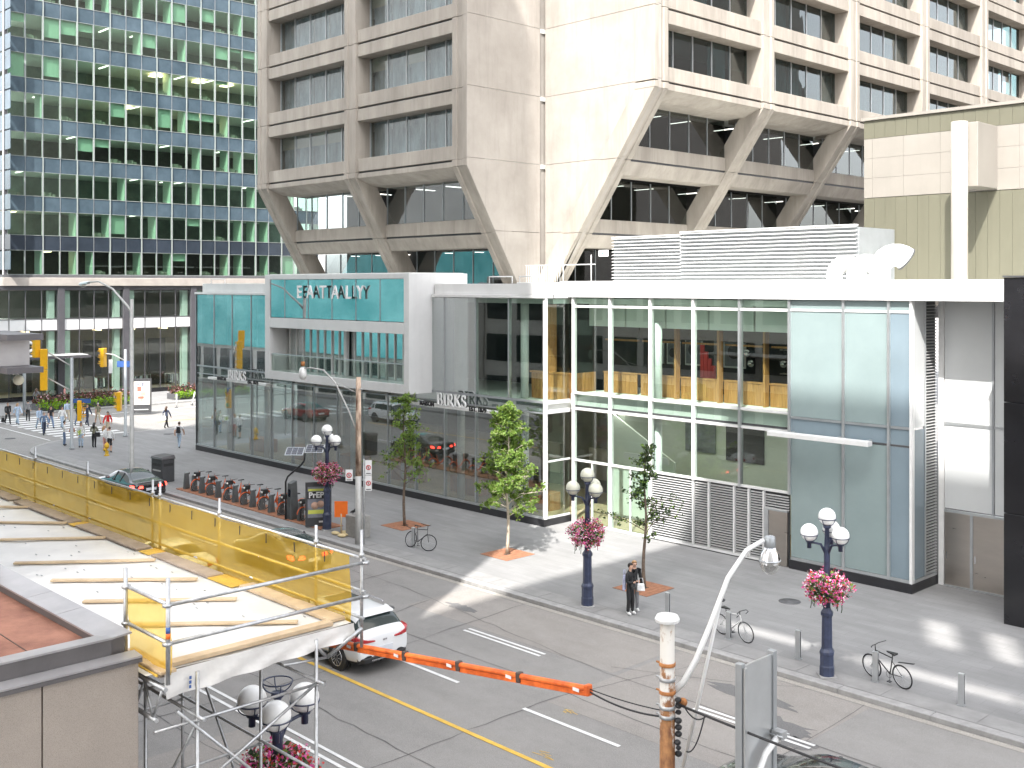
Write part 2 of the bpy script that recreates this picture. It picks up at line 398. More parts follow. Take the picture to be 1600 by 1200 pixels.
def pavers(name, base, w, h):
    """granite flags: flush joints too fine to pick apart, cloudy streaks in the stone"""
    m, nt, out = nodes(name); b = N(nt, 'BsdfPrincipled', Roughness=.8); v = coords(nt, False)
    br = nt.nodes.new('ShaderNodeTexBrick'); nt.links.new(v, br.inputs['Vector'])
    br.inputs['Color1'].default_value = (*[x*.93 for x in base], 1); br.inputs['Color2'].default_value = (*[x*1.07 for x in base], 1)
    br.inputs['Mortar'].default_value = (*[x*.62 for x in base], 1); br.inputs['Scale'].default_value = 1
    br.inputs['Mortar Size'].default_value = .006; br.inputs['Brick Width'].default_value = w; br.inputs['Row Height'].default_value = h
    rot = nt.nodes.new('ShaderNodeMapping'); rot.inputs['Rotation'].default_value = (0, 0, .6); rot.inputs['Scale'].default_value = (.35, 1.6, 1)
    nt.links.new(nt.nodes.new('ShaderNodeNewGeometry').outputs['Position'], rot.inputs[0])
    st = noise(nt, rot.outputs[0], .9, 6, .7); big = noise(nt, v, .16, 4, .6); fine = noise(nt, v, 30, 3, .7)
    c = mixc(nt, ramp(nt, st, [(.36, .85), (.6, 0)]), br.outputs['Color'], tuple(x*.74 for x in base))
    c = mixc(nt, ramp(nt, big, [(.4, 0), (.7, .4)]), c, tuple(x*1.22 for x in base))
    c = mixc(nt, ramp(nt, fine, [(.4, .25), (.6, 0)]), c, tuple(x*.6 for x in base))
    nt.links.new(c, b.inputs['Base Color']); bp = N(nt, 'Bump', Strength=.15, Distance=.01)
    nt.links.new(fine, bp.inputs['Height']); nt.links.new(bp.outputs[0], b.inputs['Normal']); nt.links.new(b.outputs[0], out.inputs[0])
pavers('granite_paving', (.25,.248,.247), .9, .45)
pm('granite_band', (.25,.246,.242), .82, var=.14, scale=1.6, bump=.15)
pm('road_white', (.70,.70,.69), .7, var=.12, scale=3, speck=.35); pm('road_yellow', (.66,.42,.07), .7, var=.15, scale=3, speck=.4)
pm('tar', (.085,.083,.082), .7, var=.3, scale=4)

# ------------------------------------------------------------------ ground
rnd = random.Random(5)
MB().box(-1500, -1500, -.6, 1500, 1500, -.30).build('ground', 'asphalt', kind='structure')
# roadway: main street along x, cross street along y
KN, KF = 9.9, 27.1
road = MB().box(-240, KN, -.28, 90, KF, -.13).build('road', 'asphalt', kind='structure')
road2 = MB().box(-96.3, KF, -.28, -72.0, 150, -.13).build('cross_road', 'asphalt', kind='structure')
# pavement of the shop side with its rounded corner
def arc(cx, cy, r, a0, a1, n=8): return [(cx+r*math.cos(R(a0+(a1-a0)*i/n)), cy+r*math.sin(R(a0+(a1-a0)*i/n))) for i in range(n+1)]
XK = -79.0; RC = 6.5
edge = arc(XK+RC, KF+RC, RC, 180, 270, 10)
inner = [(90, KF+.34)] ; band_w = .34
def sheet(name, poly, z0, z1, mat, **kw): return MB().prism(poly, 2, z0, z1).build(name, mat, **kw)
ein = arc(XK+RC, KF+RC, RC-band_w, 180, 270, 10)
pave = sheet('pavement', [(XK+band_w, 150)]+ein+[(90, KF+band_w), (90, 150)], -.27, 0.0, 'granite_paving', kind='structure')
sheet('pavement', [(-240, KF+.3), (-96.6, KF+.3), (-96.6, 150), (-240, 150)], -.27, .02, 'granite_paving', kind='structure')
sheet('pavement', [(-240, -90), (90, -90), (90, KN-.32), (-240, KN-.32)], -.27, 0.0, 'granite_paving', kind='structure')
kerb = tag(bpy.data.objects.new('kerb', None), kind='structure'); COL.objects.link(kerb)
L = 2.6; me = MB().box(0, 0, -.2, L-.012, band_w-.008, .012).mesh('kerb_stone', 'concrete_kerb', .012)
x = XK+RC
while x < 8: put('kerb_stone', me, kerb, (x, KF, 0)); x += L
for i in range(10):
    a, b, c, d = edge[i], edge[i+1], ein[i+1], ein[i]
    MB().prism([a, b, c, d], 2, -.2, .010).build('kerb_stone', 'concrete_kerb', kerb)
me2 = MB().box(0, 0, -.2, band_w-.008, L-.012, .012).mesh('kerb_stone', 'concrete_kerb', .012)
y = KF+RC
while y < 75: put('kerb_stone', me2, kerb, (XK, y, 0)); y += L
y = KF+.3
while y < 80: put('kerb_stone', me2, kerb, (-96.62, y, .02)); y += L
x = -60
while x < 8: put('kerb_stone', me, kerb, (x, KN-.33, 0)); x += L
# broad paving band behind the kerb, long flags with open joints
band = tag(bpy.data.objects.new('paving_band', None), kind='structure'); COL.objects.link(band)
me = MB().box(0, 0, .0045, 2.55, .78, .0085).mesh('flag', 'granite_band', 0)
x = -71.0
while x < 6: put('flag', me, band, (x, KF+.37, 0)); x += 2.58
# dark seam and gutter
MB().box(-72, KF-.26, -.1255, 10, KF-.02, -.1215).build('gutter', 'asphalt_pale', kind='structure')
# repaired spots
def blob(cx, cy, rx_, ry_, n=22, j=.38, sd=1):
    q = random.Random(sd); return [(cx+rx_*math.cos(2*math.pi*i/n)*(1+q.uniform(-j, j)), cy+ry_*math.sin(2*math.pi*i/n)*(1+q.uniform(-j, j))) for i in range(n)]
ZR = -.126
for i, (cx, cy, a, b, mt) in enumerate([(-16.8,25.3,1.3,.32,'asphalt_patch'),(-15.2,24.1,.95,.42,'asphalt_patch'),(-14.4,23.5,.5,.3,'asphalt_patch'),(-13.0,22.0,.35,.2,'asphalt_patch'),
                                  (-28.4,25.0,.7,.25,'asphalt_patch'),(-30.5,22.2,.5,.22,'asphalt_patch')]):
    MB().prism(blob(cx, cy, a, b, sd=i+3), 2, ZR, ZR+.003).build('road_patch', mt, road)
for (x0, x1, y0, y1, mt) in [(-59,-42.5,19.3,23.2,'asphalt_pale'),(-30,-20.6,23.9,26.8,'asphalt_warm'),(-20.4,-14.2,21.0,26.8,'asphalt_warm'),(-24.5,-17,10.4,14.4,'asphalt_warm')]:
    MB().box(x0, y0, ZR-.0025, x1, y1, ZR-.001).build('road_patch', mt, road)
def seam(pts, w=.05):
    q = random.Random(len(pts)*7+int(abs(pts[0][0])*10)); mb = MB(); P = []
    for (a, b) in zip(pts, pts[1:]):
        n = max(2, int(math.dist(a, b)/.6))
        for k in range(n): t = k/n; P.append((a[0]+(b[0]-a[0])*t+q.uniform(-.05,.05), a[1]+(b[1]-a[1])*t+q.uniform(-.05,.05)))
    P.append(pts[-1]); vs_ = []
    for i, p in enumerate(P):
        d = Vector(P[min(i+1, len(P)-1)])-Vector(P[max(i-1, 0)]); d.normalize(); ww = w*q.uniform(.3, .8)
        vs_ += [(p[0]-d.y*ww, p[1]+d.x*ww, ZR+.0045), (p[0]+d.y*ww, p[1]-d.x*ww, ZR+.0045)]
    mb.add(vs_, [(2*i, 2*i+1, 2*i+3, 2*i+2) for i in range(len(P)-1)]); mb.build('tar_seam', 'tar', road)
for pts in [[(-20.3,10.2),(-20.5,21.3),(-19.2,26.9)], [(-70,25.0),(-46,25.1),(-32.1,25.2),(-21.3,23.8),(-10,23.6)], [(-14.2,10.2),(-14.0,19),(-14.4,26.9)],
            [(-26.8,10.3),(-26.4,17),(-27.2,26.9)], [(-33.5,12),(-33.2,20),(-33.9,26.9)], [(-60,16.2),(-30,16.4),(-8,16.1)], [(-41,12),(-40.4,26.9)], [(-8.6,12),(-8.2,26.9)],
            [(-21,24.2),(-17.5,25.9),(-16.2,26.9)], [(-40,21.6),(-24,21.9),(-12,21.6)], [(-30.6,20.0),(-29.4,22.5),(-29.9,24.8)], [(-50,12.9),(-20,13.1),(-6,12.8)]]: seam(pts, .022)
# painted lines
ZP = ZR+.006
def line(x0, y0, x1, y1, mat='road_white', name='road_line', par=None):
    return MB().box(x0, y0, ZP, x1, y1, ZP+.003).build(name, mat, par or road)
line(-72, 18.06, 8, 18.20, 'road_yellow')
for x0 in [-64.4,-55.9,-45.8,-36.1,-26.5,-17.4,-8.4]:
    for dy in (0, .22): line(x0, 23.36+dy, x0+3.45, 23.46+dy)
for x0 in [-42,-33,-26.4,-20.5,-12]: line(x0, 20.14, x0+3.3, 20.26)
for dy in (0, .3): line(-60, 14.66+dy, -6, 14.76+dy)
for i in range(11): line(-94.6+1.42*i, 31.7, -94.6+1.42*i+.68, 36.6, par=road2)
for i in range(10): line(-84.6, 11.3+1.55*i, -80.6, 11.3+1.55*i+.7)
line(-79.4, 12, -78.9, 17.6); line(-95.5, 39.4, -88, 39.9, par=road2); line(-79.5, 30.6, -94, 30.72, par=road2)
for i in range(7): line(-87.9, 44+6*i, -87.76, 47+6*i, par=road2)
line(-92.6, 41, -92.4, 85, par=road2); line(-84.1, 41, -83.95, 85, 'road_yellow', par=road2)
for k, (cx, cy) in enumerate([(-82.6,29.0),(-76.0,38.0),(-30.2,23.0),(-20.7,33.4)]):
    MB().lathe([(.38,0),(.38,.005)], (cx, cy, .001 if cy > KF and cx > XK else -.1255), 20).build('manhole_cover', 'granite_dark', road)
# painted survey marks
for k, (cx, cy, r_) in enumerate([(-19.4,20.9,.16),(-18.1,18.6,.2)]):
    for i in range(5):
        q = random.Random(k*9+i); a = q.uniform(-.5, .9); dx, dy = math.cos(a)*r_*q.uniform(.4,1), math.sin(a)*r_*q.uniform(.4,1); ox, oy = q.uniform(-.25,.25), q.uniform(-.12,.12)
        MB().bar((cx+ox-dx, cy+oy-dy, ZP), (cx+ox+dx, cy+oy+dy, ZP), .02, .002).build('paint_mark', 'road_yellow', road)
# ------------------------------------------------------------------ concrete office tower
tower = thing('office_tower', (-52, 52, 0), 'tall beige concrete office tower with slanted piers behind the white pavilion', 'building')
PIT, PW = 10.35, 1.2; CW = PIT-PW
prof = [(-.6,1.25),(-.6,-.15),(-.26,-.15),(-.22,-.07),(.22,-.07),(.26,-.15),(.6,-.15),(.6,1.25)]
def lshift(mb, f): mb.v = [f(*p) for p in mb.v]; return mb
pier_me = MB().prism(prof, 2, 0, 3.975).mesh('pier_segment', 'concrete', .012)
cap_me = lshift(MB().prism(prof, 2, 0, .34), lambda x, y, z: (x*1.0, y-.03*(y < 0), z)).mesh('pier_cap', 'concrete', .012)
lint_me = MB().box(0, 0, 3.2, CW, 1.25, 3.93).mesh('lintel', 'concrete', .015)
sill_me = MB().box(0, .012, .06, CW, 1.25, .85).mesh('spandrel', 'concrete', .015)
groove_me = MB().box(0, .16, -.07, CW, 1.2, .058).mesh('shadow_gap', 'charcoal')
NP = 5; pw = CW/NP
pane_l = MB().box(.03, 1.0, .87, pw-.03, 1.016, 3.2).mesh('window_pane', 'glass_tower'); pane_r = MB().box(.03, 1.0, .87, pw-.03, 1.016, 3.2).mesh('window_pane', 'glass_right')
reflect_me = MB().box(.03, 1.3, .87, pw-.03, 1.31, 3.2).mesh('curtain', 'reflection_blue')  # panel behind the glass, stands in for sky reflections
mull_me = MB().box(-.03, .95, .86, .03, 1.08, 3.2).mesh('mullion', 'alu')
blind_me = MB().box(.04, 1.12, 2.35, pw-.04, 1.13, 3.2).mesh('blind', 'blind_cream')
slab_me = lambda w: MB().box(0, 1.27, -.12, w, 7, .12).mesh('floor_slab', 'ceiling_white')
FACES = [((-66.55, 40.3), 0, 2, 17.65, .60, 18, (18, 22, 26, 30)), ((-36.8, 46.5), math.pi/2, 5, 21.6, .72, 22, (22, 26, 30, 34, 38))]
q = random.Random(11)
def at(o, rz, lx, ly=0, z=0):
    c, s = math.cos(rz), math.sin(rz); return (o[0]+lx*c-ly*s, o[1]+lx*s+ly*c, z)
TL = Vector((-52, 52, 0))
def tput(name, me, p, rz, par=tower): return put(name, me, par, Vector(p)-TL if par is tower else p, rz)
for (o, rz, nb, zb, k, z0, zs) in FACES:
    sl = slab_me(CW+PW)
    for b in range(nb+1):
        for zg in zs: tput('pier_segment', pier_me, at(o, rz, b*PIT, 0, zg+.0125), rz)
        tput('pier_cap', cap_me, at(o, rz, b*PIT, 0, zb+.005), rz)
        z1 = zb
        for zc in [z for z in (18, 14, 9) if z < zb-.5]:
            mb = lshift(MB().prism(prof, 2, zc+.012, z1-.012), lambda x, y, z: (x, y+k*(zb-z), z))
            tput('slanted_pier', mb.mesh('slanted_pier', 'concrete', .012), at(o, rz, b*PIT), rz); z1 = zc
    for b in range(nb):
        s0 = b*PIT+PW/2
        for zg in zs:
            p = at(o, rz, s0, 0, zg)
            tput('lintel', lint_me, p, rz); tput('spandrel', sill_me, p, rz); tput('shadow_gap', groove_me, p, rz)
            tput('floor_slab', sl, at(o, rz, s0, 0, zg), rz)
            for i in range(NP):
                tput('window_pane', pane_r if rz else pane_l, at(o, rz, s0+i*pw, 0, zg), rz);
                if not rz or q.random() < .3: tput('curtain', reflect_me, at(o, rz, s0+i*pw, 0, zg), rz)  # tinted panels give these panes their reflected tone
                tput('mullion', mull_me, at(o, rz, s0+i*pw, 0, zg), rz)
                if (rz == 0 and zg == 18 and b == 0 and i < 4) or q.random() < .06: tput('blind', blind_me, at(o, rz, s0+i*pw, 0, zg), rz)
        # bottom beam and its sloping soffit
        mb = MB().prism([(.0,z0-.06),(.0,zb),(1.15,zb-.42),(3.2,zb-.5),(3.2,z0-.06)], 0, 0, CW); tput('soffit_beam', mb.mesh('soffit_beam', 'concrete', .012), at(o, rz, s0), rz)
        # stepped-back storeys between the slanted piers
        for zc in [z for z in (18, 14, 10) if z < zb-.5]:
            yf = k*(zb-zc)-.02; yw = k*(zb-zc-.85)+.65
            tput('spandrel', MB().box(0, yf, .06, CW, yw+.25, .85).mesh('spandrel', 'concrete', .012), at(o, rz, s0, 0, zc), rz)
            tput('lintel', MB().prism([(yf+.03,-.06),(yf+.45,-.8),(yw+1.9,-.8),(yw+1.9,-.06)], 0, 0, CW).mesh('lintel', 'concrete', .012), at(o, rz, s0, 0, zc), rz)
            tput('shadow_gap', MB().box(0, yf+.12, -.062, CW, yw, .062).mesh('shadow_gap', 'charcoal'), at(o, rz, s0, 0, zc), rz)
            dz = zb-.45-zc if zc+4 > zb-.5 else 3.2
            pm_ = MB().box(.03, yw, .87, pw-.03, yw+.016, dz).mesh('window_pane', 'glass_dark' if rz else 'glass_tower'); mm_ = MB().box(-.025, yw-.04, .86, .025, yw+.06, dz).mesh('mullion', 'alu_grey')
            for i in range(NP):
                tput('window_pane', pm_, at(o, rz, s0+i*pw, 0, zc), rz); tput('mullion', mm_, at(o, rz, s0+i*pw, 0, zc), rz)
            tput('floor_slab', MB().box(0, yw+.3, -.1, CW, yw+6, .1).mesh('floor_slab', 'ceiling_white'), at(o, rz, s0, 0, zc), rz)
            for i in range(3): tput('ceiling_light', MB().box(0, 0, 0, .12, 1.5, .03).mesh('ceiling_light', 'lamp_cool'), at(o, rz, s0+1.4+i*2.9, yw+1.2, zc+dz-.12), rz)
# the two blank walls of the re-entrant corner, in storey-high panels
def clip_panels(x_of, z_lo, far, ax, c0, c1, zs):
    for za, zb_ in zip(zs, zs[1:]):
        kn = [z for z in z_lo if za < z < zb_]; zz = [za+.012]+kn+[zb_-.012]
        poly = [(far, za+.012)]+[(x_of(z), z) for z in zz]+[(far, zb_-.012)]
        MB().prism(poly, ax, c0, c1).build('wall_panel', 'concrete_smooth', tower)
ZJ = [9.5, 14.1, 18.1, 22.1, 26.1, 30.1, 34.1, 38.1]
clip_panels(lambda z: 40.16+.6*max(0, 17.65-z), [17.65], 45.92, 0, -45.55, -45.2, ZJ)
clip_panels(lambda z: -36.66-.72*max(0, 21.6-z), [21.6], -45.05, 1, 46.2, 46.5, ZJ)
MB().box(-45.62, 45.93, 9, -45.32, 46.6, 38).build('corner_slot', 'concrete_smooth', tower)
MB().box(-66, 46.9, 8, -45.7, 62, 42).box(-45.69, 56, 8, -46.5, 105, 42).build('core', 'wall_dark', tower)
MB().box(-67.2, 41.6, 17.7, -66.9, 60, 42).build('wall_panel', 'concrete_smooth', tower)
MB().box(-67.2, 40.2, 42.05, -36.6, 105, 43).build('roof', 'concrete', tower)

# ------------------------------------------------------------------ blue-green glass office tower across the side street
gt = thing('office_tower', (-107, 60, 0), 'glass office tower with blue spandrels and white mullions beyond the crossing', 'building')
GX, GY0, GP, GN, GR = -107.0, 37.28, 1.655, 21, 9
SILL = [12.05+3.75*i for i in range(GR)]; WH = 2.3
GL = Vector((-107, 60, 0))
def gput(name, me, y, z, x=GX, par=gt): return put(name, me, par, Vector((x, y, z))-GL)
wp = MB().box(-.016, .05, .03, 0, GP-.05, WH-.03).mesh('window_pane', 'glass_green')
sp = MB().box(-.06, .02, .02, 0, GP-.02, 3.75-WH-.02).mesh('spandrel_panel', 'spandrel_blue', .01)
spd = MB().box(-.06, .02, .02, 0, GP-.02, 3.75-WH-.02).mesh('spandrel_panel', 'spandrel_dark', .01)
wf = MB().box(-.1, GP-.10, 0, .05, GP-.035, WH).box(-.1, .0, -.025, .05, GP, .025).box(-.1, .0, WH-.02, .04, GP, WH+.02).mesh('window_frame', 'mull_white')
ml = MB().box(-.05, -.016, 0, .05, .016, 3.75).mesh('mullion', 'alu_grey'); mlb = MB().box(-.05, -.04, 0, .13, .04, 3.75).mesh('mullion', 'mull_white')
fin = MB().box(-1.7, -.06, 0, -.12, .06, WH+.3).mesh('partition', 'partition')
bl = [MB().box(-.22, .06, WH-h, -.2, GP-.06, WH).mesh('blind', 'blind') for h in (.35, .8, 1.35, 1.9, 2.25)]
lt = MB().box(-3.2, .2, WH+.1, -.8, .32, WH+.16).mesh('ceiling_light', 'lamp_cool'); ltw = MB().box(-2.6, .3, WH-.1, -1, 1.2, WH-.02).mesh('ceiling_light', 'lamp_warm')
bxs = MB().box(-.7, .3, .05, -.25, .9, .45).box(-.6, 1.0, .05, -.3, 1.3, .32).mesh('desk_clutter', 'cream_panel')
q = random.Random(21)
for r_ in range(GR):
    z = SILL[r_]
    band_b = q.random() < .5
    for c in range(GN):
        y = GY0+c*GP
        gput('window_pane', wp, y, z); gput('window_frame', wf, y, z); gput('spandrel_panel', spd if r_ == 0 else sp, y, z+WH)
        gput('mullion', mlb if (c+r_//3) % 2 == 0 else ml, y, z)
        u = q.random()
        if r_ in (4, 5, 6) and u < .36 or u < .10: gput('blind', q.choice(bl), y, z)
        elif u < .62 and (c % 2 or q.random() < .3): gput('partition', fin, y+GP-.1, z)
        if q.random() < .26: gput('ceiling_light', ltw if q.random() < .25 else lt, y, z)
        if q.random() < .22: gput('desk_clutter', bxs, y, z)
    MB().box(GX-9, GY0-.1, z+WH+.16, GX-.08, GY0+GN*GP, z+3.75-.05).build('floor_slab', 'ceiling_white', gt)
    MB().box(GX-7, GY0-.1, z-.05, GX-6.8, GY0+GN*GP, z+WH+.16).build('back_wall', ['carpet', 'office_wall', 'office_wall', 'carpet', 'office_wall', 'office_wall', 'office_wall', 'carpet', 'office_wall'][r_], gt)
    for c in range(3):
        p = put('spandrel_panel', sp if r_ else spd, gt, Vector((GX-.1-c*GP, GY0-.25, z+WH))-GL, math.pi*1.5)
        p = put('spandrel_panel', sp, gt, Vector((GX-.1-c*GP, GY0-.25, z+.4))-GL, math.pi*1.5, (1, 1, 1.25))
MB().box(GX-.2, GY0-.28, 12, GX+.05, GY0-.02, 45.8).build('corner_post', 'dark_frame', gt)
for c in range(3): MB().box(GX-.2-c*GP, GY0-.36, 12, GX-.1-c*GP, GY0-.24, 45.8).build('mullion', 'white_metal', gt)
MB().box(GX-40, GY0-.5, 10.95, GX+.35, GY0+GN*GP, 11.75).build('stone_band', 'stone_band', gt, bevel=.03)
MB().box(GX-40, GY0-.4, 11.75, GX+.12, GY0+GN*GP, 12.02).build('stone_band', 'granite_dark', gt)
MB().box(GX-40, GY0-.2, 45.85, GX+.1, GY0+GN*GP+.1, 47).build('roof', 'stone_band', gt)
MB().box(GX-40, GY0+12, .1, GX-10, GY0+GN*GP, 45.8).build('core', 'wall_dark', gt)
# shop storeys
for yc in (35.6, 42.3, 48.85, 56.25, 63.2, 69.8):
    MB().box(GX-.5, yc-.33, 0, GX+.2, yc+.33, 10.94).build('column', 'dark_frame', gt, bevel=.02)
ys_ = [35.93]
for a, b in ((35.93, 41.97), (42.63, 48.52), (49.18, 55.92), (56.58, 62.87), (63.53, 69.47)):
    n = 4; w = (b-a)/n
    MB().box(GX-.06, a, 10.55, GX+.1, b, 10.94).build('head_frame', 'dark_frame', gt)
    for i in range(n):
        y = a+i*w
        MB().box(GX-.02, y+.03, 7.82, GX, y+w-.03, 10.5).build('window_pane', 'glass_clear', gt)
        MB().box(GX-.05, y+.03, 6.68, GX+.02, y+w-.03, 7.72).build('spandrel_panel', 'spandrel_white', gt, bevel=.01)
        MB().box(GX-.02, y+.03, .42, GX, y+w-.03, 6.6).build('window_pane', 'glass_clear', gt)
        if i: MB().box(GX-.05, y-.03, .4, GX+.07, y+.03, 10.54).build('mullion', 'dark_frame', gt)
    MB().box(GX-.4, a, .02, GX+.15, b, .41).build('plinth', 'black_panel', gt)
    MB().box(GX-.05, a, 7.73, GX+.06, b, 7.81).box(GX-.05, a, 6.61, GX+.06, b, 6.67).build('transom', 'dark_frame', gt)
    for yy in (a+.4, b-.45): MB().box(GX-.9, yy-.28, .3, GX-.3, yy+.28, 10.5).build('inner_column', 'partition', gt)
MB().box(GX-9, 35, 6.75, GX-.1, 70, 7.7).build('floor_slab', 'ceiling_white', gt)
MB().box(GX-9, 35, -.1, GX-.45, 70, .12).build('shop_floor', 'shop_floor', gt)
MB().box(GX-9.2, 35, .1, GX-9, 70, 10.9).build('back_wall', 'stone_band', gt)
for i in range(9):
    y = 36.5+i*3.6; MB().box(GX-6.9, y, .2, GX-6.6, y+1.9, 5.2).build('display_wall', 'wall_dark' if i % 2 else 'brown_beam', gt)
    MB().box(GX-4.5, y, 6.4, GX-2.8, y+.25, 6.5).build('ceiling_light', 'lamp_warm', gt)
MB().box(GX, 36.0, 4.05, GX+2.6, 44.2, 4.25).build('entrance_canopy', 'dark_frame', gt); MB().box(GX+.3, 36.2, 4.3, GX+2.4, 44, 4.36).build('canopy_top', 'white_paint', gt)
# letters above the entrance, the left ones cut off by the frame
sg = thing('shop_sign', (GX+.5, 39, 4.4), 'white upright letters above the dark entrance canopy at the far left', 'sign')
MB().box(GX+.35, 37.86, 4.6, GX+.55, 38.02, 5.75).build('letter_i', 'white_paint', sg); MB().box(GX+.35, 38.12, 4.6, GX+.55, 38.42, 6.42).build('letter_l', 'white_paint', sg)
lshift(MB().ring((0,0,0), .42, .14, (1,0,0), 28, 6), lambda x, y, z: (x*.8+GX+.45, y+39.13, z+5.17)).build('letter_o', 'white_paint', sg)
MB().box(GX+.4, 37.7, 4.36, GX+.5, 39.8, 4.5).build('sign_rail', 'dark_frame', sg)
# garments and dummies in the windows
q = random.Random(3)
for i in range(9):
    y = 43.4+q.uniform(0, 2.2)+i*1.45
    if 48.3 < y < 49.4 or 55.6 < y < 56.8: continue
    rk = thing('clothes_rack', (GX-1.6, y, .12), 'rack of dark hanging clothes inside the shop window of the glass tower', 'clothes rack', 'clothes racks in the shop windows')
    for n_ in range(6):
        cmat = q.choice(['charcoal', 'car_grey', 'ink_grey', 'wall_dark', 'spandrel_white', 'brown_beam']); h = q.uniform(.7, 1.1)
        MB().hexa([(-.22,n_*.19,1.5-h),(.22,n_*.19,1.5-h),(.22,n_*.19+.09,1.5-h),(-.22,n_*.19+.09,1.5-h),(-.14,n_*.19,1.5),(.14,n_*.19,1.5),(.14,n_*.19+.09,1.5),(-.14,n_*.19+.09,1.5)]).build('garment', cmat, rk, world=False)
    MB().tube([(0,-.1,0),(0,-.1,1.6),(0,1.25,1.6),(0,1.25,0)], .02, 6).build('rail', 'steel_galv', rk, world=False)

# ------------------------------------------------------------------ olive and cream panelled block with its round column
ob = thing('plant_block', (-22, 55, 11), 'olive and cream panelled block with round cream column at the right edge', 'building')
MB().box(-26.7, 50.235, 11.1, 4, 70, 19.0).build('core', 'olive_panel', ob)
def opan(x0, x1, z0, z1, mat): MB().box(x0+.005, 50, z0+.005, x1-.005, 50.23, z1-.005).build('panel', mat, ob)
n = 38
for i in range(n):
    x0 = -26.8+i*.55; opan(x0, x0+.55, 18.2, 19.08, 'olive_panel'); opan(x0, x0+.55, 11.1, 15.28, 'olive_panel')
cx_ = [-26.8,-26.35,-24.75,-22.95,-21.0]
for r_ in range(3):
    for a, b in zip(cx_, cx_[1:]): opan(a, b, 15.3+r_*.965, 16.265+r_*.965, 'cream_panel')
    for i in range(8): opan(-20.98+i*1.65, -19.33+i*1.65, 15.3+r_*.965, 16.265+r_*.965, 'cream_panel')
MB().box(-26.9, 49.9, 19.1, 4, 70, 19.25).build('coping', 'cream_panel', ob)
MB().box(-26.82, 50.26, 11.1, -26.7, 70, 19.05).build('side_panel', 'olive_panel', ob)
MB().tube([(-20.98, 47.6, 8), (-20.98, 47.6, 18.2)], .35, 20).build('column', 'cream_column', ob)
MB().tube([(-20.98, 47.6, 14.35), (-20.98, 47.6, 14.38)], .357, 20).build('column_joint', 'stone_band', ob)
MB().box(-21.2, 47.9, 15.35, -20.3, 49.98, 18.18).build('bracket_box', 'cream_panel', ob, bevel=.02)
# ------------------------------------------------------------------ white and glass shop pavilion
bk = thing('shop_pavilion', (-45, 40, 0), 'two storey white and glass shop pavilion along the pavement', 'building')
YL, YR = 35.7, 37.4; XE, XC, X2, X3 = -67.4, -34.9, -23.15, -18.2
def bb(name, mat, x0, y0, z0, x1, y1, z1, bevel=0, par=bk): return MB().box(x0, y0, z0, x1, y1, z1).build(name, mat, par, bevel=bevel)
XL = [XE+i*2.321 for i in range(15)]; XL[-1] = XC          # mullion lines of the long front
XR = [-34.6,-32.35,-30.05,-27.75,-25.45,X2]
# plinth, ground floor glass
bb('plinth', 'black_metal', XE-.05, YL-.06, 0, XC+.06, YL+.35, .32); bb('plinth', 'black_metal', XC-.3, YL+.36, 0, XC+.055, YR+.1, .32)
bb('sill', 'alu', XE, YL-.03, .325, XC, YL+.12, .42)
for i in range(14):
    a, b = XL[i], XL[i+1]
    bb('glass_pane', 'glass_shop', a+.035, YL, .43, b-.035, YL+.02, 5.12)
    bb('mullion', 'alu_grey', a-.03, YL-.03, .425, a+.03, YL+.16, 10.4 if not 4 < i < 10 else 5.3)
    if 4 < i < 10: continue
    bb('glass_pane', 'glass_shop', a+.035, YL, 5.2, b-.035, YL+.02, 5.6)
    bb('glass_pane', 'glass_teal' if i < 12 else 'glass_upper', a+.035, YL, 5.72, b-.035, YL+.02, 10.38)
bb('transom', 'alu_grey', XE, YL-.025, 5.61, XC, YL+.1, 5.71); bb('transom', 'alu_grey', XE, YL-.02, 5.13, XC, YL+.09, 5.19)
# end wall towards the side street, corner pane line
for i in range(5):
    y = YL+i*2.3
    bb('glass_pane', 'glass_shop', XE-.02, y+.04, .43, XE, y+2.26, 5.3); bb('glass_pane', 'glass_teal', XE-.02, y+.04, 5.5, XE, y+2.26, 10.38)
    bb('mullion', 'alu_grey', XE-.1, y-.03, .33, XE+.03, y+.03, 10.4)
# fascia
bb('fascia', 'white_panel', XE-.1, YL-.12, 10.41, -56.5, YL+.5, 10.55, .01); bb('fascia', 'white_panel', XE+.5, YL+.15, 10.555, -56.5, YL+.6, 11.12, .01)
bb('fascia', 'white_panel', -42.75, YL-.12, 10.41, XC+.12, YL+.5, 10.56, .01); bb('fascia', 'white_panel', -42.75, YL+.1, 10.565, -36.6, YL+.6, 11.08, .01)
bb('fascia', 'white_panel', -36.59, YL-.1, 10.57, XC+.1, YL+.6, 11.14, .01); bb('fascia', 'white_panel', XC-.5, YL+.61, 10.41, XC+.1, YR-.2, 11.14, .01)
bb('fascia', 'white_panel', XC-.4, YR-.19, 10.45, -14.55, YR+.55, 11.2, .01)
bb('roof', 'ceiling_white', XE+.6, YL+.7, 10.85, XC-.6, 62, 11.02); bb('roof', 'ceiling_white', XC-.6, YR+.6, 10.85, -14.5, 62, 11.02)
# roof edge rails
for (x0, x1, y) in ((-66.0,-64.2,YL+.3),(-39.0,-37.4,YL+.4),(-37.0,-35.4,YL+.5)):
    MB().tube([(x0, y, 11.1), (x0, y, 11.42), (x1, y, 11.42), (x1, y, 11.1)], .03, 6).build('roof_rail', 'white_paint', bk)
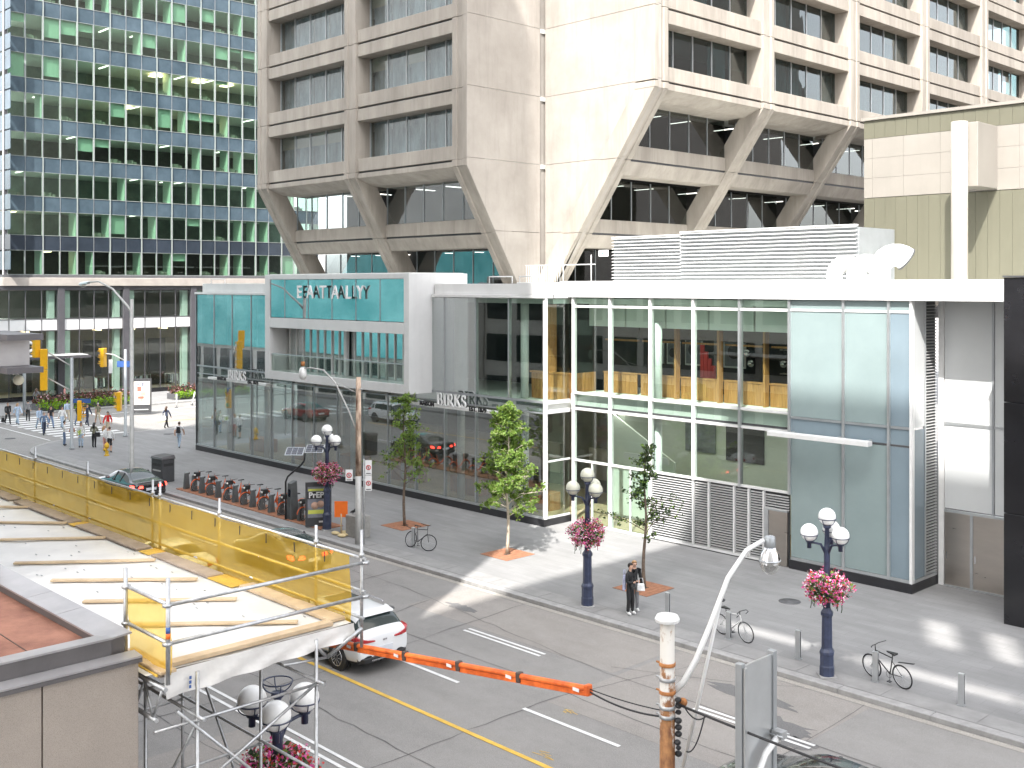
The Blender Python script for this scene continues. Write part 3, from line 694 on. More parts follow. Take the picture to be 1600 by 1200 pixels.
# corner post and return glass
bb('corner_post', 'white_paint', XC-.03, YL-.03, .33, XC+.12, YL+.12, 10.4)
bb('glass_pane', 'glass_upper', XC+.02, YL+.14, .43, XC+.04, YR-.05, 5.1); bb('glass_pane', 'glass_upper', XC+.02, YL+.14, 5.75, XC+.04, YR-.05, 10.38)
bb('transom', 'white_paint', XC-.03, YL+.13, 5.55, XC+.07, YR, 5.72); bb('transom', 'white_paint', XC-.02, YL+.13, 5.12, XC+.06, YR, 5.3); bb('sill', 'white_paint', XC-.02, YL+.13, .325, XC+.06, YR, .42)
bb('transom', 'white_paint', XC-.02, YL+.13, 2.9, XC+.06, YR, 2.98)
# recessed right-hand front
for i, x in enumerate(XR): bb('mullion', 'white_paint' if i < 4 else 'alu', x-.05, YR-.12, 0 if i < 3 else 2.86, x+.05, YR+.12, 10.44)
for i in range(5):
    a, b = XR[i]+.06, XR[i+1]-.06
    bb('glass_pane', 'glass_upper', a, YR, 10.1, b, YR+.02, 10.43); bb('header_bar', 'white_paint', a-.01, YR-.04, 9.98, b+.01, YR+.1, 10.09)
    bb('glass_pane', 'glass_upper', a, YR, 6.1, b, YR+.02, 9.97)
    bb('transom', 'white_paint', a-.01, YR-.06, 5.98, b+.01, YR+.1, 6.08); bb('glass_pane', 'glass_clear', a, YR, 5.46, b, YR+.02, 5.94)
    bb('transom', 'white_paint', a-.01, YR-.03, 5.24, b+.01, YR+.1, 5.35); bb('transom', 'charcoal', a-.01, YR+.02, 5.365, b+.01, YR+.1, 5.45)
    bb('glass_pane', 'glass_clear', a, YR, 2.98, b, YR+.02, 5.19)
    bb('transom', 'white_paint', a-.01, YR-.06, 2.87, b+.01, YR+.1, 2.96)
    if i < 2:
        bb('glass_pane', 'glass_clear', a, YR, .1, b, YR+.02, 2.84); bb('door_bar', 'white_paint', (a+b)/2-.03, YR-.04, .05, (a+b)/2+.03, YR+.06, 2.84); bb('sill', 'white_paint', a, YR-.05, .0, b, YR+.1, .09)
# louvre wall below, one blade after another between its posts
lv = [(-30.0,-27.8),(-27.7,-27.0),(-26.95,-25.75),(-25.7,-25.05),(-25.0,-24.35)]
for (a, b) in lv:
    me = MB().prism([(0,0),(-.075,-.028),(-.075,-.04),(0,-.012)], 0, .02, b-a-.02).mesh('louvre_blade', 'louvre_grey')
    for k in range(26): put('louvre_blade', me, bk, Vector((a, YR+.03, .2+k*.103))-Vector((-45, 40, 0)))
    bb('louvre_post', 'white_paint', b-.02, YR-.07, .1, b+.05, YR+.06, 2.84)
me = MB().prism([(0,0),(-.075,-.028),(-.075,-.04),(0,-.012)], 0, .02, 1.1).mesh('louvre_blade', 'louvre_grey')
for k in range(6): put('louvre_blade', me, bk, Vector((-24.3, YR+.03, 2.24+k*.103))-Vector((-45, 40, 0)))
bb('louvre_back', 'charcoal', -30.0, YR+.07, .02, X2-.07, YR+.12, 2.84); bb('base_rail', 'white_paint', -30, YR-.07, .05, -24.35, YR+.06, .14); bb('plinth', 'charcoal', -28, YR-.02, 0, -24.3, YR+.06, .049)
dr = bb('door', 'steel_brushed', -24.1, YR-.03, .02, X2-.12, YR+.05, 2.12); MB().box(-24.0, YR-.1, 1.0, -23.96, YR-.031, 1.2).build('handle', 'chrome', dr)
bb('door_frame', 'alu', -24.3, YR-.08, 0, -24.11, YR+.05, 2.2); bb('door_frame', 'alu', -24.1, YR-.08, 2.13, X2-.1, YR+.05, 2.2)
# frosted bays
bb('plinth', 'black_metal', X2, YR-.1, 0, X3+.05, YR+.3, .34); bb('plinth', 'black_metal', X3-.3, YR+.31, 0, X3+.045, 39.35, .34)
fx_ = [X2, -20.85, -19.05, X3]
for i in range(3):
    a, b = fx_[i]+.05, fx_[i+1]-.05; mt = 'frosted' if i < 2 else 'frosted_blue'
    bb('glass_panel', mt, a, YR-.02, .46, b, YR+.02, 5.18); bb('glass_panel', 'frosted_blue', a, YR-.015, 5.26, b, YR+.02, 5.82); bb('glass_panel', mt, a, YR-.02, 5.92, b, YR+.02, 10.0)
    bb('glass_panel', 'frosted', a, YR-.01, 10.1, b, YR+.02, 10.43); bb('header_bar', 'white_paint', a, YR-.05, 10.005, b, YR+.05, 10.095)
    bb('mullion', 'alu' if i < 2 else 'white_metal', fx_[i+1]-.05, YR-.1, .35, fx_[i+1]+.05, YR+.1, 10.44)
    bb('sill', 'alu', a, YR-.06, .345, b, YR+.04, .45); bb('transom', 'alu_grey', a, YR-.06, 5.83, b, YR+.04, 5.91); bb('transom', 'charcoal', a, YR-.03, 5.19, b, YR+.03, 5.25)
bb('glass_panel', 'frosted_blue', X3-.02, YR+.12, .46, X3+.015, YR+.95, 5.8); bb('glass_panel', 'frosted_white', X3-.02, YR+.12, 5.9, X3+.015, YR+.95, 10.43); bb('sill', 'alu', X3-.06, YR+.11, .345, X3+.05, 39.3, .45)
bb('mullion', 'alu', X3-.05, YR+.96, .46, X3+.05, YR+1.02, 10.44)
me = MB().prism([(0,0),(.07,-.03),(.07,-.042),(0,-.012)], 1, 0, .86).mesh('louvre_blade', 'louvre_grey')
for k in range(88): put('louvre_blade', me, bk, Vector((X3-.02, YR+1.04, .55+k*.112))-Vector((-45, 40, 0)))
bb('louvre_back', 'charcoal', X3-.07, YR+1.03, .46, X3-.03, 39.3, 10.43)
# recess with steel doors
YD = 39.35
bb('door_frame', 'white_metal', X3+.1, YD-.06, 0, X3+.3, YD+.05, 10.44)
for (a, b) in ((-17.88,-16.95),(-16.83,-15.72),(-15.68,-14.6)):
    d_ = bb('door', 'steel_brushed', a, YD-.03, .06, b, YD+.02, 2.7)
    MB().box(a+.06, YD-.07, 1.0, a+.1, YD-.031, 1.25).build('handle', 'chrome', d_)
bb('door_mullion', 'alu', -16.94, YD-.05, .06, -16.84, YD+.03, 2.7); bb('sill', 'alu', -17.9, YD-.08, 0, -14.6, YD+.05, .055); bb('transom', 'alu', -17.9, YD-.06, 2.71, -14.6, YD+.03, 2.8)
for (a, b) in ((-17.88,-16.16),(-16.06,-14.6)):
    bb('glass_panel', 'frosted_white', a, YD-.02, 2.85, b, YD+.02, 5.88); bb('glass_panel', 'frosted_white', a, YD-.02, 6.0, b, YD+.02, 10.43)
bb('transom', 'alu', -17.9, YD-.05, 5.89, -14.6, YD+.03, 5.99); bb('mullion', 'alu_grey', -16.15, YD-.06, 2.81, -16.07, YD+.03, 10.43)
for k, (z0, z1) in enumerate(((0,3.6),(3.62,7.2),(7.22,11.25))): bb('pier_panel', 'black_panel', -14.5, 36.2, z0, -10.5, 40, z1, .01)
bb('pier_cap', 'charcoal', -14.52, 36.15, 11.26, -10.5, 40, 11.32)
for c in range(6):
    for k, (z0, z1) in enumerate(((0,3.6),(3.62,7.2),(7.22,11.25))): bb('pier_panel', 'black_panel', -10.48+c*4.02, 36.2, z0, -6.48+c*4.02, 44, z1)
# slim canopy bar
bb('canopy_bar', 'white_metal', -23.6, YR-.95, 5.2, -19.4, YR-.6, 5.38, .01)
for x in (-22.9,-20.9,-19.7): bb('canopy_bracket', 'alu', x-.03, YR-.62, 5.3, x+.03, YR-.1, 5.36)
# ---- framed white box standing out of the front
bx = bk; X0, X1, YB, Z0, Z1 = -56.35, -42.85, 34.2, 5.55, 11.62
bb('box_frame', 'white_panel', X0, YB, Z0, X0+.5, 38.1, Z1, .01); bb('box_frame', 'white_panel', X1-.42, YB, Z0, X1, 38.1, Z1, .01)
bb('box_frame', 'white_panel', X0+.505, YB, Z1-.28, X1-.425, 38.1, Z1, .01); bb('box_frame', 'white_panel', X0+.505, YB, 8.55, X1-.425, YB+1.6, 9.12, .01)
bb('box_frame', 'white_panel', X0+.505, YB, Z0, X1-.425, YB+1.8, 6.02, .01); bb('roof', 'ceiling_white', X0+.2, YB+.2, Z1+.003, X1-.2, 38, Z1+.03)
bb('box_back', 'wall_pale', X0+.5, YB+1.62, 6.0, X1-.42, YB+1.68, 11.3)
xs = [X0+.52, -54.3, -51.9, -49.6, -47.4, -45.3, X1-.44]
for i in range(6):
    bb('glass_pane', 'glass_teal', xs[i]+.02, YB+.06, 9.16, xs[i+1]-.02, YB+.08, Z1-.3)
    bb('mullion', 'alu_grey', xs[i]-.02, YB+.04, 9.13, xs[i]+.02, YB+.14, Z1-.29)
for i in range(17):
    x = X0+.9+i*.715
    bb('window_bar', 'white_metal', x-.035, YB+1.1, 6.03, x+.035, YB+1.25, 8.54)
    if i < 16: bb('glass_pane', 'glass_teal', x+.04, YB+1.17, 6.03, x+.675, YB+1.185, 8.54)
bb('box_post', 'white_paint', -49.7, YB+.9, 6.03, -49.45, YB+1.09, 8.54)
for (a, b) in ((X0+.55,-49.8),(-49.4,X1-.46)):
    bb('balustrade_glass', 'glass_clear', a, YB+.12, 6.03, b, YB+.135, 7.0); bb('balustrade_rail', 'alu', a, YB+.1, 7.003, b, YB+.16, 7.05)
# ---- inside
bb('floor', 'shop_floor', XE+.1, YL+.4, .02, XC-.1, 44, .1); bb('floor', 'shop_floor', XC-.09, YR+.2, .02, X2-.1, 44, .1)
bb('floor_slab', 'ceiling_white', XE+.1, YL+.17, 5.2, XC-.1, 45, 5.58); bb('floor_slab', 'ceiling_white', XC-.09, YR+.2, 5.2, X2-.1, 45, 5.94)
bb('ceiling', 'ceiling_white', XE+.1, YL+.7, 10.15, XC-.1, 45, 10.4); bb('ceiling', 'ceiling_white', XC-.09, YR+.2, 10.15, X2-.1, 45, 10.4)
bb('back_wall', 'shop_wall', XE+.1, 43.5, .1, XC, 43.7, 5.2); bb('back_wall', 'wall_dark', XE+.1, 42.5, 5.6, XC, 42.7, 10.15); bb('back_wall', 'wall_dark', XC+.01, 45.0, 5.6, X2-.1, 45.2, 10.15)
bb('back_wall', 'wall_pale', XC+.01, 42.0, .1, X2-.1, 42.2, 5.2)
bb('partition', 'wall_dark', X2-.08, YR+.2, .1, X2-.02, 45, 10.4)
for i in range(7):
    x = XE+2.1+i*4.64
    for (z0, z1) in ((.1,5.2),(5.6,10.15)): MB().tube([(x, YL+1.3, z0), (x, YL+1.3, z1)], .2, 14).build('column', 'white_paint', bk)
for i in range(5):
    x = -33.6+i*3.5
    if i == 1:
        for (z0, z1) in ((.1,5.2),(5.95,9.4)): MB().tube([(x-.05, YR+.6, z0), (x-.05, YR+.6, z1)], .19, 14).build('column', 'white_paint', bk)
for i in range(6):
    x = XE+3+i*5.1; bb('display_case', 'oak', x, YL+2.2, .1, x+2.2, YL+3.0, .95, .01); bb('ceiling_light', 'lamp_warm', x, YL+2, 5.1, x+1.6, YL+2.12, 5.18)
    bb('wall_shelf', 'stone_band', x, 43.2, .8, x+3, 43.49, 2.4)
for i in range(14):
    for y_ in (YL+1.6, YL+4.6): bb('ceiling_light', 'lamp_cool', XL[i]+.5, y_, 5.13, XL[i]+1.7, y_+.25, 5.19)  # panels added in rows to brighten the shop interior
for i in range(5):
    bb('ceiling_light', 'lamp_cool', XR[i]+.3, YR+1.6, 5.13, XR[i]+1.9, YR+2.5, 5.19); bb('ceiling_light', 'lamp_cool', XR[i]+.5, YR+4.6, 10.08, XR[i]+1.7, YR+4.8, 10.14)  # further added panels, lift the light behind the recessed front
bb('entrance_wall', 'wall_pale', -34.3, 40.2, .1, -33.9, 42, 5.19); bb('stair_side', 'white_paint', -33.2, 39.3, 2.9, -30.6, 39.4, 3.2)
MB().prism([(-34.4,.1),(-34.4,5.1),(-30.4,3.0),(-30.4,.1)], 1, 39.5, 39.6).build('stair_side', 'wall_pale', bk)
bb('picture', 'ink_grey', -31.6, 41.9, 3.2, -29.9, 41.98, 4.6); bb('opening', 'wall_dark', -29.3, 41.9, 3.0, -27.3, 41.99, 4.8)
# bar and restaurant upstairs: oak fronts, bulkheads, pictures, lamps
YO = 39.3
for i in range(5):
    a, b = XR[i]+.05, XR[i+1]-.05
    bb('bulkhead', 'bulkhead_pale', a, YO-.9, 9.1, b, YO-.8, 10.14); bb('bulkhead', 'brown_beam', a, YO+.1, 8.55, b, YO+.5, 9.12); bb('shelf', 'oak', a+.15, YO+.05, 8.4, b, YO+.2, 8.48)
    nb = 9; w = (b-a-.12)/nb
    for k in range(nb): bb('oak_board', 'oak', a+.12+k*w+.004, YO, 5.95, a+.12+(k+1)*w-.004, YO+.05, 6.86+.0*k)
    bb('oak_cap', 'oak', a+.08, YO-.03, 6.87, b+.02, YO+.3, 6.92)
    if i > 1:
        MB().prism([(YO-.32,5.95),(YO-.01,5.95),(YO-.01,9.1),(YO-.32,9.1)], 0, a-.02, a+.08).build('oak_fin', 'oak', bk)
bb('oak_fin', 'oak', -36.2, YL+1.5, 5.6, -36.1, YL+2.1, 10.1); bb('oak_cap', 'oak', -37.4, YL+1.55, 6.83, XC-.1, YL+1.9, 6.9)
for k in range(9): bb('oak_board', 'oak', -37.3+k*.26, YL+1.6, 5.6, -37.05+k*.26, YL+1.65, 6.82)
for k in range(8): bb('oak_board', 'oak', XC-.25, YL+1.7+k*.26, 5.6, XC-.2, YL+1.95+k*.26, 6.85)
for k, (x, w, h) in enumerate(((-33.9,.7,1.0),(-33.0,.8,1.1),(-31.9,1.0,1.5),(-29.7,1.2,1.5))):
    pic = thing('framed_picture', (x, 42.3, 7.4), ['small pale picture left of the other pictures upstairs','round motif picture in white frame upstairs','tall pale picture beside the white column upstairs','pale poster behind the red drape upstairs'][k], 'picture', 'pictures on the dark upstairs wall')
    MB().box(x, 42.28, 7.2, x+w, 42.34, 7.2+h).build('frame', 'sign_white', pic); MB().box(x+.08, 42.25, 7.28, x+w-.08, 42.279, 7.12+h).build('print', 'ink_grey', pic)
    MB().lathe([(.01,0),(w*.28,0),(w*.28,.01)], (0,0,0), 16).build('motif', 'wall_dark', pic).matrix_local = Matrix.Translation((w/2, -.06, h/2-.2)) @ Matrix.Rotation(math.pi/2, 4, 'X')
bb('picture_wall', 'wall_dark', XC, 42.35, 5.6, -29, 42.5, 10.1)
dp = thing('red_drape', (-28.9, 40.4, 6.9), 'red drape hanging at the edge of the upstairs bar', 'curtain')
for k in range(4): MB().prism([(40.0,6.6),(40.1,6.6),(40.1,8.35-.3*k),(40.0,8.35-.3*k)], 0, -29.35+k*.2, -29.17+k*.2).build('fold', 'ink_red', dp)
for k, (x, y, z, r_) in enumerate(((-27.7,41.2,8.0,.16),(-27.5,41.2,7.55,.16),(-25.9,41.3,7.6,.16),(-24.7,41.2,7.5,.16),(-23.6,41.0,7.6,.17))):
    pl = thing('pendant_lamp', (x, y, z), f'chrome ball pendant lamp, {["first","second","third","fourth","last"][k]} from the left over the upstairs bar', 'lamp', 'pendant lamps over the bar')
    MB().ball((x, y, z), r_, 14, 9).build('ball', 'chrome', pl); MB().tube([(x, y, z+r_), (x, y, 10.1)], .012, 5).build('cord', 'ink', pl)
q = random.Random(9)
for k in range(26):
    x = -27.6+k*.17; z = 6.95+.55*(k % 3)
    bt = thing('bottle', (x, 44.2, z), f'{["dark","pale","brown","green"][k%4]} bottle among the bottles on the back bar shelves', 'bottle', 'bottles on the back bar')
    MB().lathe([(.045,0),(.045,.2),(.016,.26),(.016,.33)], (x, 44.2, z), 8).build('glass', ['car_trim', 'spandrel_white', 'brown_beam', 'leaf_dark'][k % 4], bt)
for z in (6.9, 7.45, 8.0): bb('shelf', 'stone_band', -27.8, 44.0, z, -23.3, 44.4, z+.04)
for k in range(5): bb('ceiling_light', 'lamp_warm', -27.5+k*1.0, 44.35, 7.2, -27.2+k*1.0, 44.4, 7.26)
# ---- signs
def birks_letter(mb, ch, x, h, y0, y1):
    """serif capitals out of strokes; returns advance"""
    s = h*.17; t = h*.07
    def B(a, b, c, d): mb.box(x+a*h, y0, b*h, x+c*h, y1, d*h)
    def arcs(cx, cz, rx, rz, a0, a1, w0, n=9):
        P = [(x+(cx+rx*math.cos(R(a0+(a1-a0)*i/n)))*h, (cz+rz*math.sin(R(a0+(a1-a0)*i/n)))*h) for i in range(n+1)]
        for p, q_ in zip(P, P[1:]): mb.bar((p[0], (y0+y1)/2, p[1]), (q_[0], (y0+y1)/2, q_[1]), y1-y0, w0*h, up=(0, 1, 0)) if False else mb.bar((p[0], (y0+y1)/2, p[1]), (q_[0], (y0+y1)/2, q_[1]), w0*h, y1-y0, up=(0, 1, 0))
    if ch == 'I': B(.1,0,.27,1); B(0,0,.37,.07); B(0,.93,.37,1); return .44*h
    if ch == 'B': B(.08,0,.25,1); B(0,0,.4,.07); B(0,.93,.4,1); B(.2,.49,.4,.55); arcs(.38,.74,.19,.22,-90,90,.11); arcs(.38,.27,.24,.24,-90,90,.12); return .74*h
    if ch == 'R': B(.08,0,.25,1); B(0,0,.34,.07); B(0,.93,.4,1); B(.2,.45,.4,.51); arcs(.38,.71,.21,.25,-90,90,.11); mb.bar((x+.36*h,(y0+y1)/2,.48*h),(x+.72*h,(y0+y1)/2,.0),.15*h,y1-y0,up=(0,1,0)); return .8*h
    if ch == 'K': B(.08,0,.25,1); B(0,0,.34,.07); B(0,.93,.34,1); mb.bar((x+.24*h,(y0+y1)/2,.42*h),(x+.68*h,(y0+y1)/2,.98*h),.09*h,y1-y0,up=(0,1,0)); mb.bar((x+.36*h,(y0+y1)/2,.56*h),(x+.74*h,(y0+y1)/2,.0),.16*h,y1-y0,up=(0,1,0)); return .82*h
    if ch == 'S': arcs(.29,.74,.2,.21,20,270,.11); arcs(.29,.27,.22,.23,90,-160,.12); B(.46,.74,.51,.98); B(.05,.02,.1,.28); return .6*h
def birks_sign(x0, x1, xb, label, z=5.06, y=35.0):
    sg = thing('shop_sign', (x0, y, z), label, 'sign', 'raised letter shop signs')
    MB().box(x0, y-.02, z-.1, x1, y+.3, z+.04).build('sign_bar', 'white_metal', sg, bevel=.008)
    for x in (x0+.5, x1-.5): MB().box(x-.03, y+.3, z-.08, x+.03, YL-.03, z-.02).build('bracket', 'alu', sg)
    x = xb; h = .62
    for ch in 'BIRKS':
        mb = MB(); adv = birks_letter(mb, ch, 0, h, 0, .07); mb.v = [(p[0]+x, p[1]+y-.06, p[2]+z+.02) for p in mb.v]
        mb.build('letter', 'sign_white', sg); mb2 = MB(); birks_letter(mb2, ch, 0, h, .072, .1); mb2.v = [(p[0]+x+.02, p[1]+y-.06, p[2]+z+.015) for p in mb2.v]; mb2.build('letter_side', 'ink', sg)
        x += adv+.02
    for (t, xx, al) in (('MAISON', xb-.2, 'RIGHT'), ('EST. 1879', x+.2, 'LEFT')):
        put('small_letters', text_mesh(t, .3, .04, 'ink', bold=.008, align=al), sg, Vector((xx, y-.045, z-.07))-Vector((x0, y, z)))
birks_sign(-64.6, -57.5, -62.0, 'white bar sign with raised serif letters left of the framed white box')
birks_sign(-44.0, -36.6, -41.6, 'white bar sign with raised serif letters above the slender tree')
es = thing('shop_sign', (-49.4, 34.1, 10.3), 'large pale capitals across the upper glass of the framed white box', 'sign')
xx = -52.75
for ch, w in zip('EATALY', (.95, 1.2, 1.05, 1.2, .95, 1.1)):
    me = text_mesh(ch, 1.0, .06, 'sign_white', 'letter', bold=.012, align='LEFT'); put('letter', me, es, Vector((xx, 34.06, 10.3))-Vector((-49.4, 34.1, 10.3)))
    xx += w+.07
# ---- things on the roof
sc = thing('louvre_screen', (-30, 44, 11.02), 'white slatted plant screen on the roof in front of the concrete tower', 'screen')
for (a, b, y, zt) in ((-38.0,-33.45,44.15,13.5),(-33.4,-23.9,44.0,13.62)):
    n = 14; dz = (zt-11.1)/n
    me = MB().prism([(0,0),(-.16,-.045),(-.16,-.075),(0,-.03)], 0, 0, b-a).mesh('slat', 'white_panel')
    for k in range(n): put('slat', me, sc, Vector((a, y, 11.1+(k+1)*dz))-Vector((-30, 44, 11.02)))
    MB().box(a, y+.03, 11.05, b, y+.08, zt-.02).build('backing', 'alu_grey', sc)
    MB().box(a-.02, y-.17, zt+.002, b, y+.1, zt+.06).build('top_rail', 'white_panel', sc)
MB().box(-23.88, 44.0, 11.05, -23.8, 47.2, 13.55).build('end_panel', 'alu_grey', sc)
for k, (x, y, h, r_, rz) in enumerate(((-23.3,41.0,.5,.36,.95),(-22.5,41.2,.55,.36,.9),(-21.1,40.6,.75,.45,.75))):
    cw = thing('vent_cowl', (x, y, 11.02), f'white gooseneck roof vent, {["leftmost","middle","largest rightmost"][k]} of the three behind the fascia', 'vent', 'roof vents')
    c, s = math.cos(rz), math.sin(rz); P = [(x, y, 11.02), (x, y, 11.02+h*.75)]
    for i in range(9):
        a = math.pi-i*math.pi*.74/8; P.append((x+(.62+.62*math.cos(a))*c*r_/.45, y+(.62+.62*math.cos(a))*s*r_/.45, 11.02+h*.75+.62*math.sin(a)*r_/.45))
    MB().tube(P, [r_*.9]*2+[r_*(.9+.02*i) for i in range(9)], 18, caps=False).build('duct', 'white_paint', cw)
    e = Vector(P[-1]); d = (Vector(P[-1])-Vector(P[-2])).normalized(); MB().ring(e, r_*1.06, .035, d, 22, 6).build('rim', 'charcoal', cw); MB().tube([e-d*.12, e-d*.1], r_*1.0, 18).build('mesh_screen', 'charcoal', cw)
gr = thing('roof_railing', (-41, 42.5, 11.02), 'thin white guard railing on the roof at the foot of the tower', 'railing')
for i in range(16): MB().tube([(-43.0+i*.17, 42.6, 11.02), (-43.0+i*.17, 42.6, 12.1)], .012, 5).build('baluster', 'white_paint', gr)
MB().tube([(-43.1,42.6,12.1),(-37.9,42.6,12.1)], .022, 6).build('top_rail', 'white_paint', gr)
for x in (-40.2,-38.2): MB().tube([(x,42.6,11.02),(x,42.6,12.6)], .025, 6).build('post', 'white_paint', gr)
ex = thing('exit_sign', (-40.0, 45.6, 12.7), 'small pale green exit sign under the slanted pier', 'sign')
MB().box(-40.25, 45.5, 12.6, -39.6, 45.58, 12.95).build('box', 'sign_white', ex); put('lettering', text_mesh('EXIT', .2, .02, 'sig_green'), ex, Vector((-39.92, 45.485, 12.7))-Vector((-40, 45.6, 12.7)))
# ------------------------------------------------------------------ the street's near side, mostly seen in the glass and by its shade
def block(name, x0, y0, x1, y1, z0, z1, mat, label, wmat='glass_dark', rows=0, cols=0, face=None, cat='building'):
    t = thing(name, ((x0+x1)/2, (y0+y1)/2, z0), label, cat)
    MB().box(x0, y0, z0, x1, y1, z1).build('wall', mat, t)
    for r_ in range(rows):
        for c in range(cols):
            w = (x1-x0)/cols; h = 3.6
            MB().box(x0+c*w+.35, y1, z0+.9+r_*h, x0+(c+1)*w-.35, y1+.05, z0+3.2+r_*h).build('window', wmat if isinstance(wmat, str) else wmat[(r_+c) % len(wmat)], t)
    return t
nt_ = block('street_tower', -71, -24, -19.0, 6.25, 0, 44, 'pale_stone', 'tall stone tower on the near side of the street, left of the camera', 'car_glass', 5, 14)
MB().box(-50, -14, 44.01, -19.0, 6.25, 58).build('middle_storeys', 'pale_stone', nt_); MB().box(-50, -12, 58.01, -23.2, 6.25, 79).build('upper_storeys', 'pale_stone', nt_)  # unseen set-back, shaped so sun reaches the blank tower wall
hb_ = block('street_tower', -4.2, -26, 40, -.9, 0, 41.7, 'pale_stone', 'tall stucco building the view is taken from', 'car_glass')
def scr(x0, z0, x1, z1): MB().box(x0, -1.2, z0, x1, -.9, z1).build('added_shade_panel', 'flashing_top', hb_)  # unseen roof screen, added to shape the sunlight on the pavement
scr(-4.2, 42.9, 40, 46.0); scr(-4.2, 46.01, 3.6, 49.5); scr(4.7, 46.01, 5.6, 49.5); scr(6.6, 46.01, 40, 49.5); scr(-4.2, 49.51, 40, 59.5)  # gap and openings let through a sun strip and patches
MB().box(-4.2, -26, 41.71, -3.9, -1.21, 59.5).build('added_shade_panel', 'flashing_top', hb_)  # side screen added to keep the pavement beyond in shade
for i in range(10): MB().box(-3.8+i*4.8, -1.15, 41.71, -3.65+i*4.8, -.95, 42.89).build('added_shade_post', 'flashing', hb_)  # added posts, hold the light gap open
block('street_tower', 6, 58, 45, 135, 0, 78, 'stone_band', 'tall stone tower beyond the right edge, mirrored in the concrete tower windows')
tb = block('corner_building', -128, -12, -71.2, 8, 0, 50, 'pale_stone', 'corner building with teal wrapped lower storeys across the side street', 'car_glass')
MB().box(-127.5, 8.02, 4.2, -76, 8.2, 16.5).build('teal_banner', 'teal_wrap', tb)
for i in range(12): MB().box(-126+i*4, 8.02, .2, -123+i*4, 8.1, 3.8).build('shop_window', 'car_glass', tb)
# ------------------------------------------------------------------ globe street lamps with flower baskets
def leafy(n, sampler, size, seed, mats, share=None, droop=.3):
    """n small folded blades through a volume"""
    q = random.Random(seed); mb = MB(); k = len(mats)
    for i in range(n):
        c = Vector(sampler(q)); s = size*q.uniform(.6, 1.3)
        d = Vector((q.gauss(0, 1), q.gauss(0, 1), q.gauss(0, .7)-droop)).normalized(); u = d.orthogonal().normalized()
        u = Quaternion(d, q.uniform(0, 6.28)) @ u; w = d.cross(u)
        mi = 0 if k == 1 else q.choices(range(k), share)[0]
        mb.add([tuple(c-d*s*.5), tuple(c+u*s*.32-w*s*.08), tuple(c+d*s*.5), tuple(c-u*s*.32-w*s*.08)], [(0,1,2),(0,2,3)], mi)
    return mb
def flower_basket(loc, label, seed, mixp=('petal_pink', 'petal_light', 'petal_red', 'petal_white'), sh=(4, 3, 2, 1)):
    t = thing('flower_basket', loc, label, 'flower basket', 'flower baskets on the street lamps')
    def shell(r0, r1):
        def f(q):
            while True:
                p = Vector((q.uniform(-1,1), q.uniform(-1,1), q.uniform(-1,1)))
                if r0 < p.length < r1: break
            bump = 1+.22*math.sin(5*math.atan2(p.y, p.x)+seed)*math.cos(3*p.z)
            return (p.x*.60*bump, p.y*.60*bump, p.z*.40*bump-(.08 if p.z < -.3 else 0))
        return f
    leafy(900, shell(.2, 1.0), .115, seed, ['leaf', 'leaf_dark'], (1, 2)).build('foliage', ['leaf', 'leaf_dark'], t, world=False, kind='stuff')
    leafy(1700, shell(.74, 1.1), .075, seed+1, list(mixp), sh).build('blossoms', list(mixp), t, world=False, kind='stuff')
    q = random.Random(seed); mb = MB()
    for i in range(9):
        a = q.uniform(0, 6.28); r_ = q.uniform(.2, .5); p = [(r_*math.cos(a), r_*math.sin(a), -.3)]
        for k in range(4): p.append((p[-1][0]+q.uniform(-.03,.03), p[-1][1]+q.uniform(-.03,.03), p[-1][2]-.1))
        mb.tube(p, .012, 4)
    mb.build('trailing_stems', 'leaf_dark', t, world=False, kind='stuff')
    lshift(MB().ring((0,0,-.12), .3, .015, (0,0,1), 20, 5), lambda x, y, z: (x, y, z)).build('hanger', 'navy_paint', t, world=False)
    return t
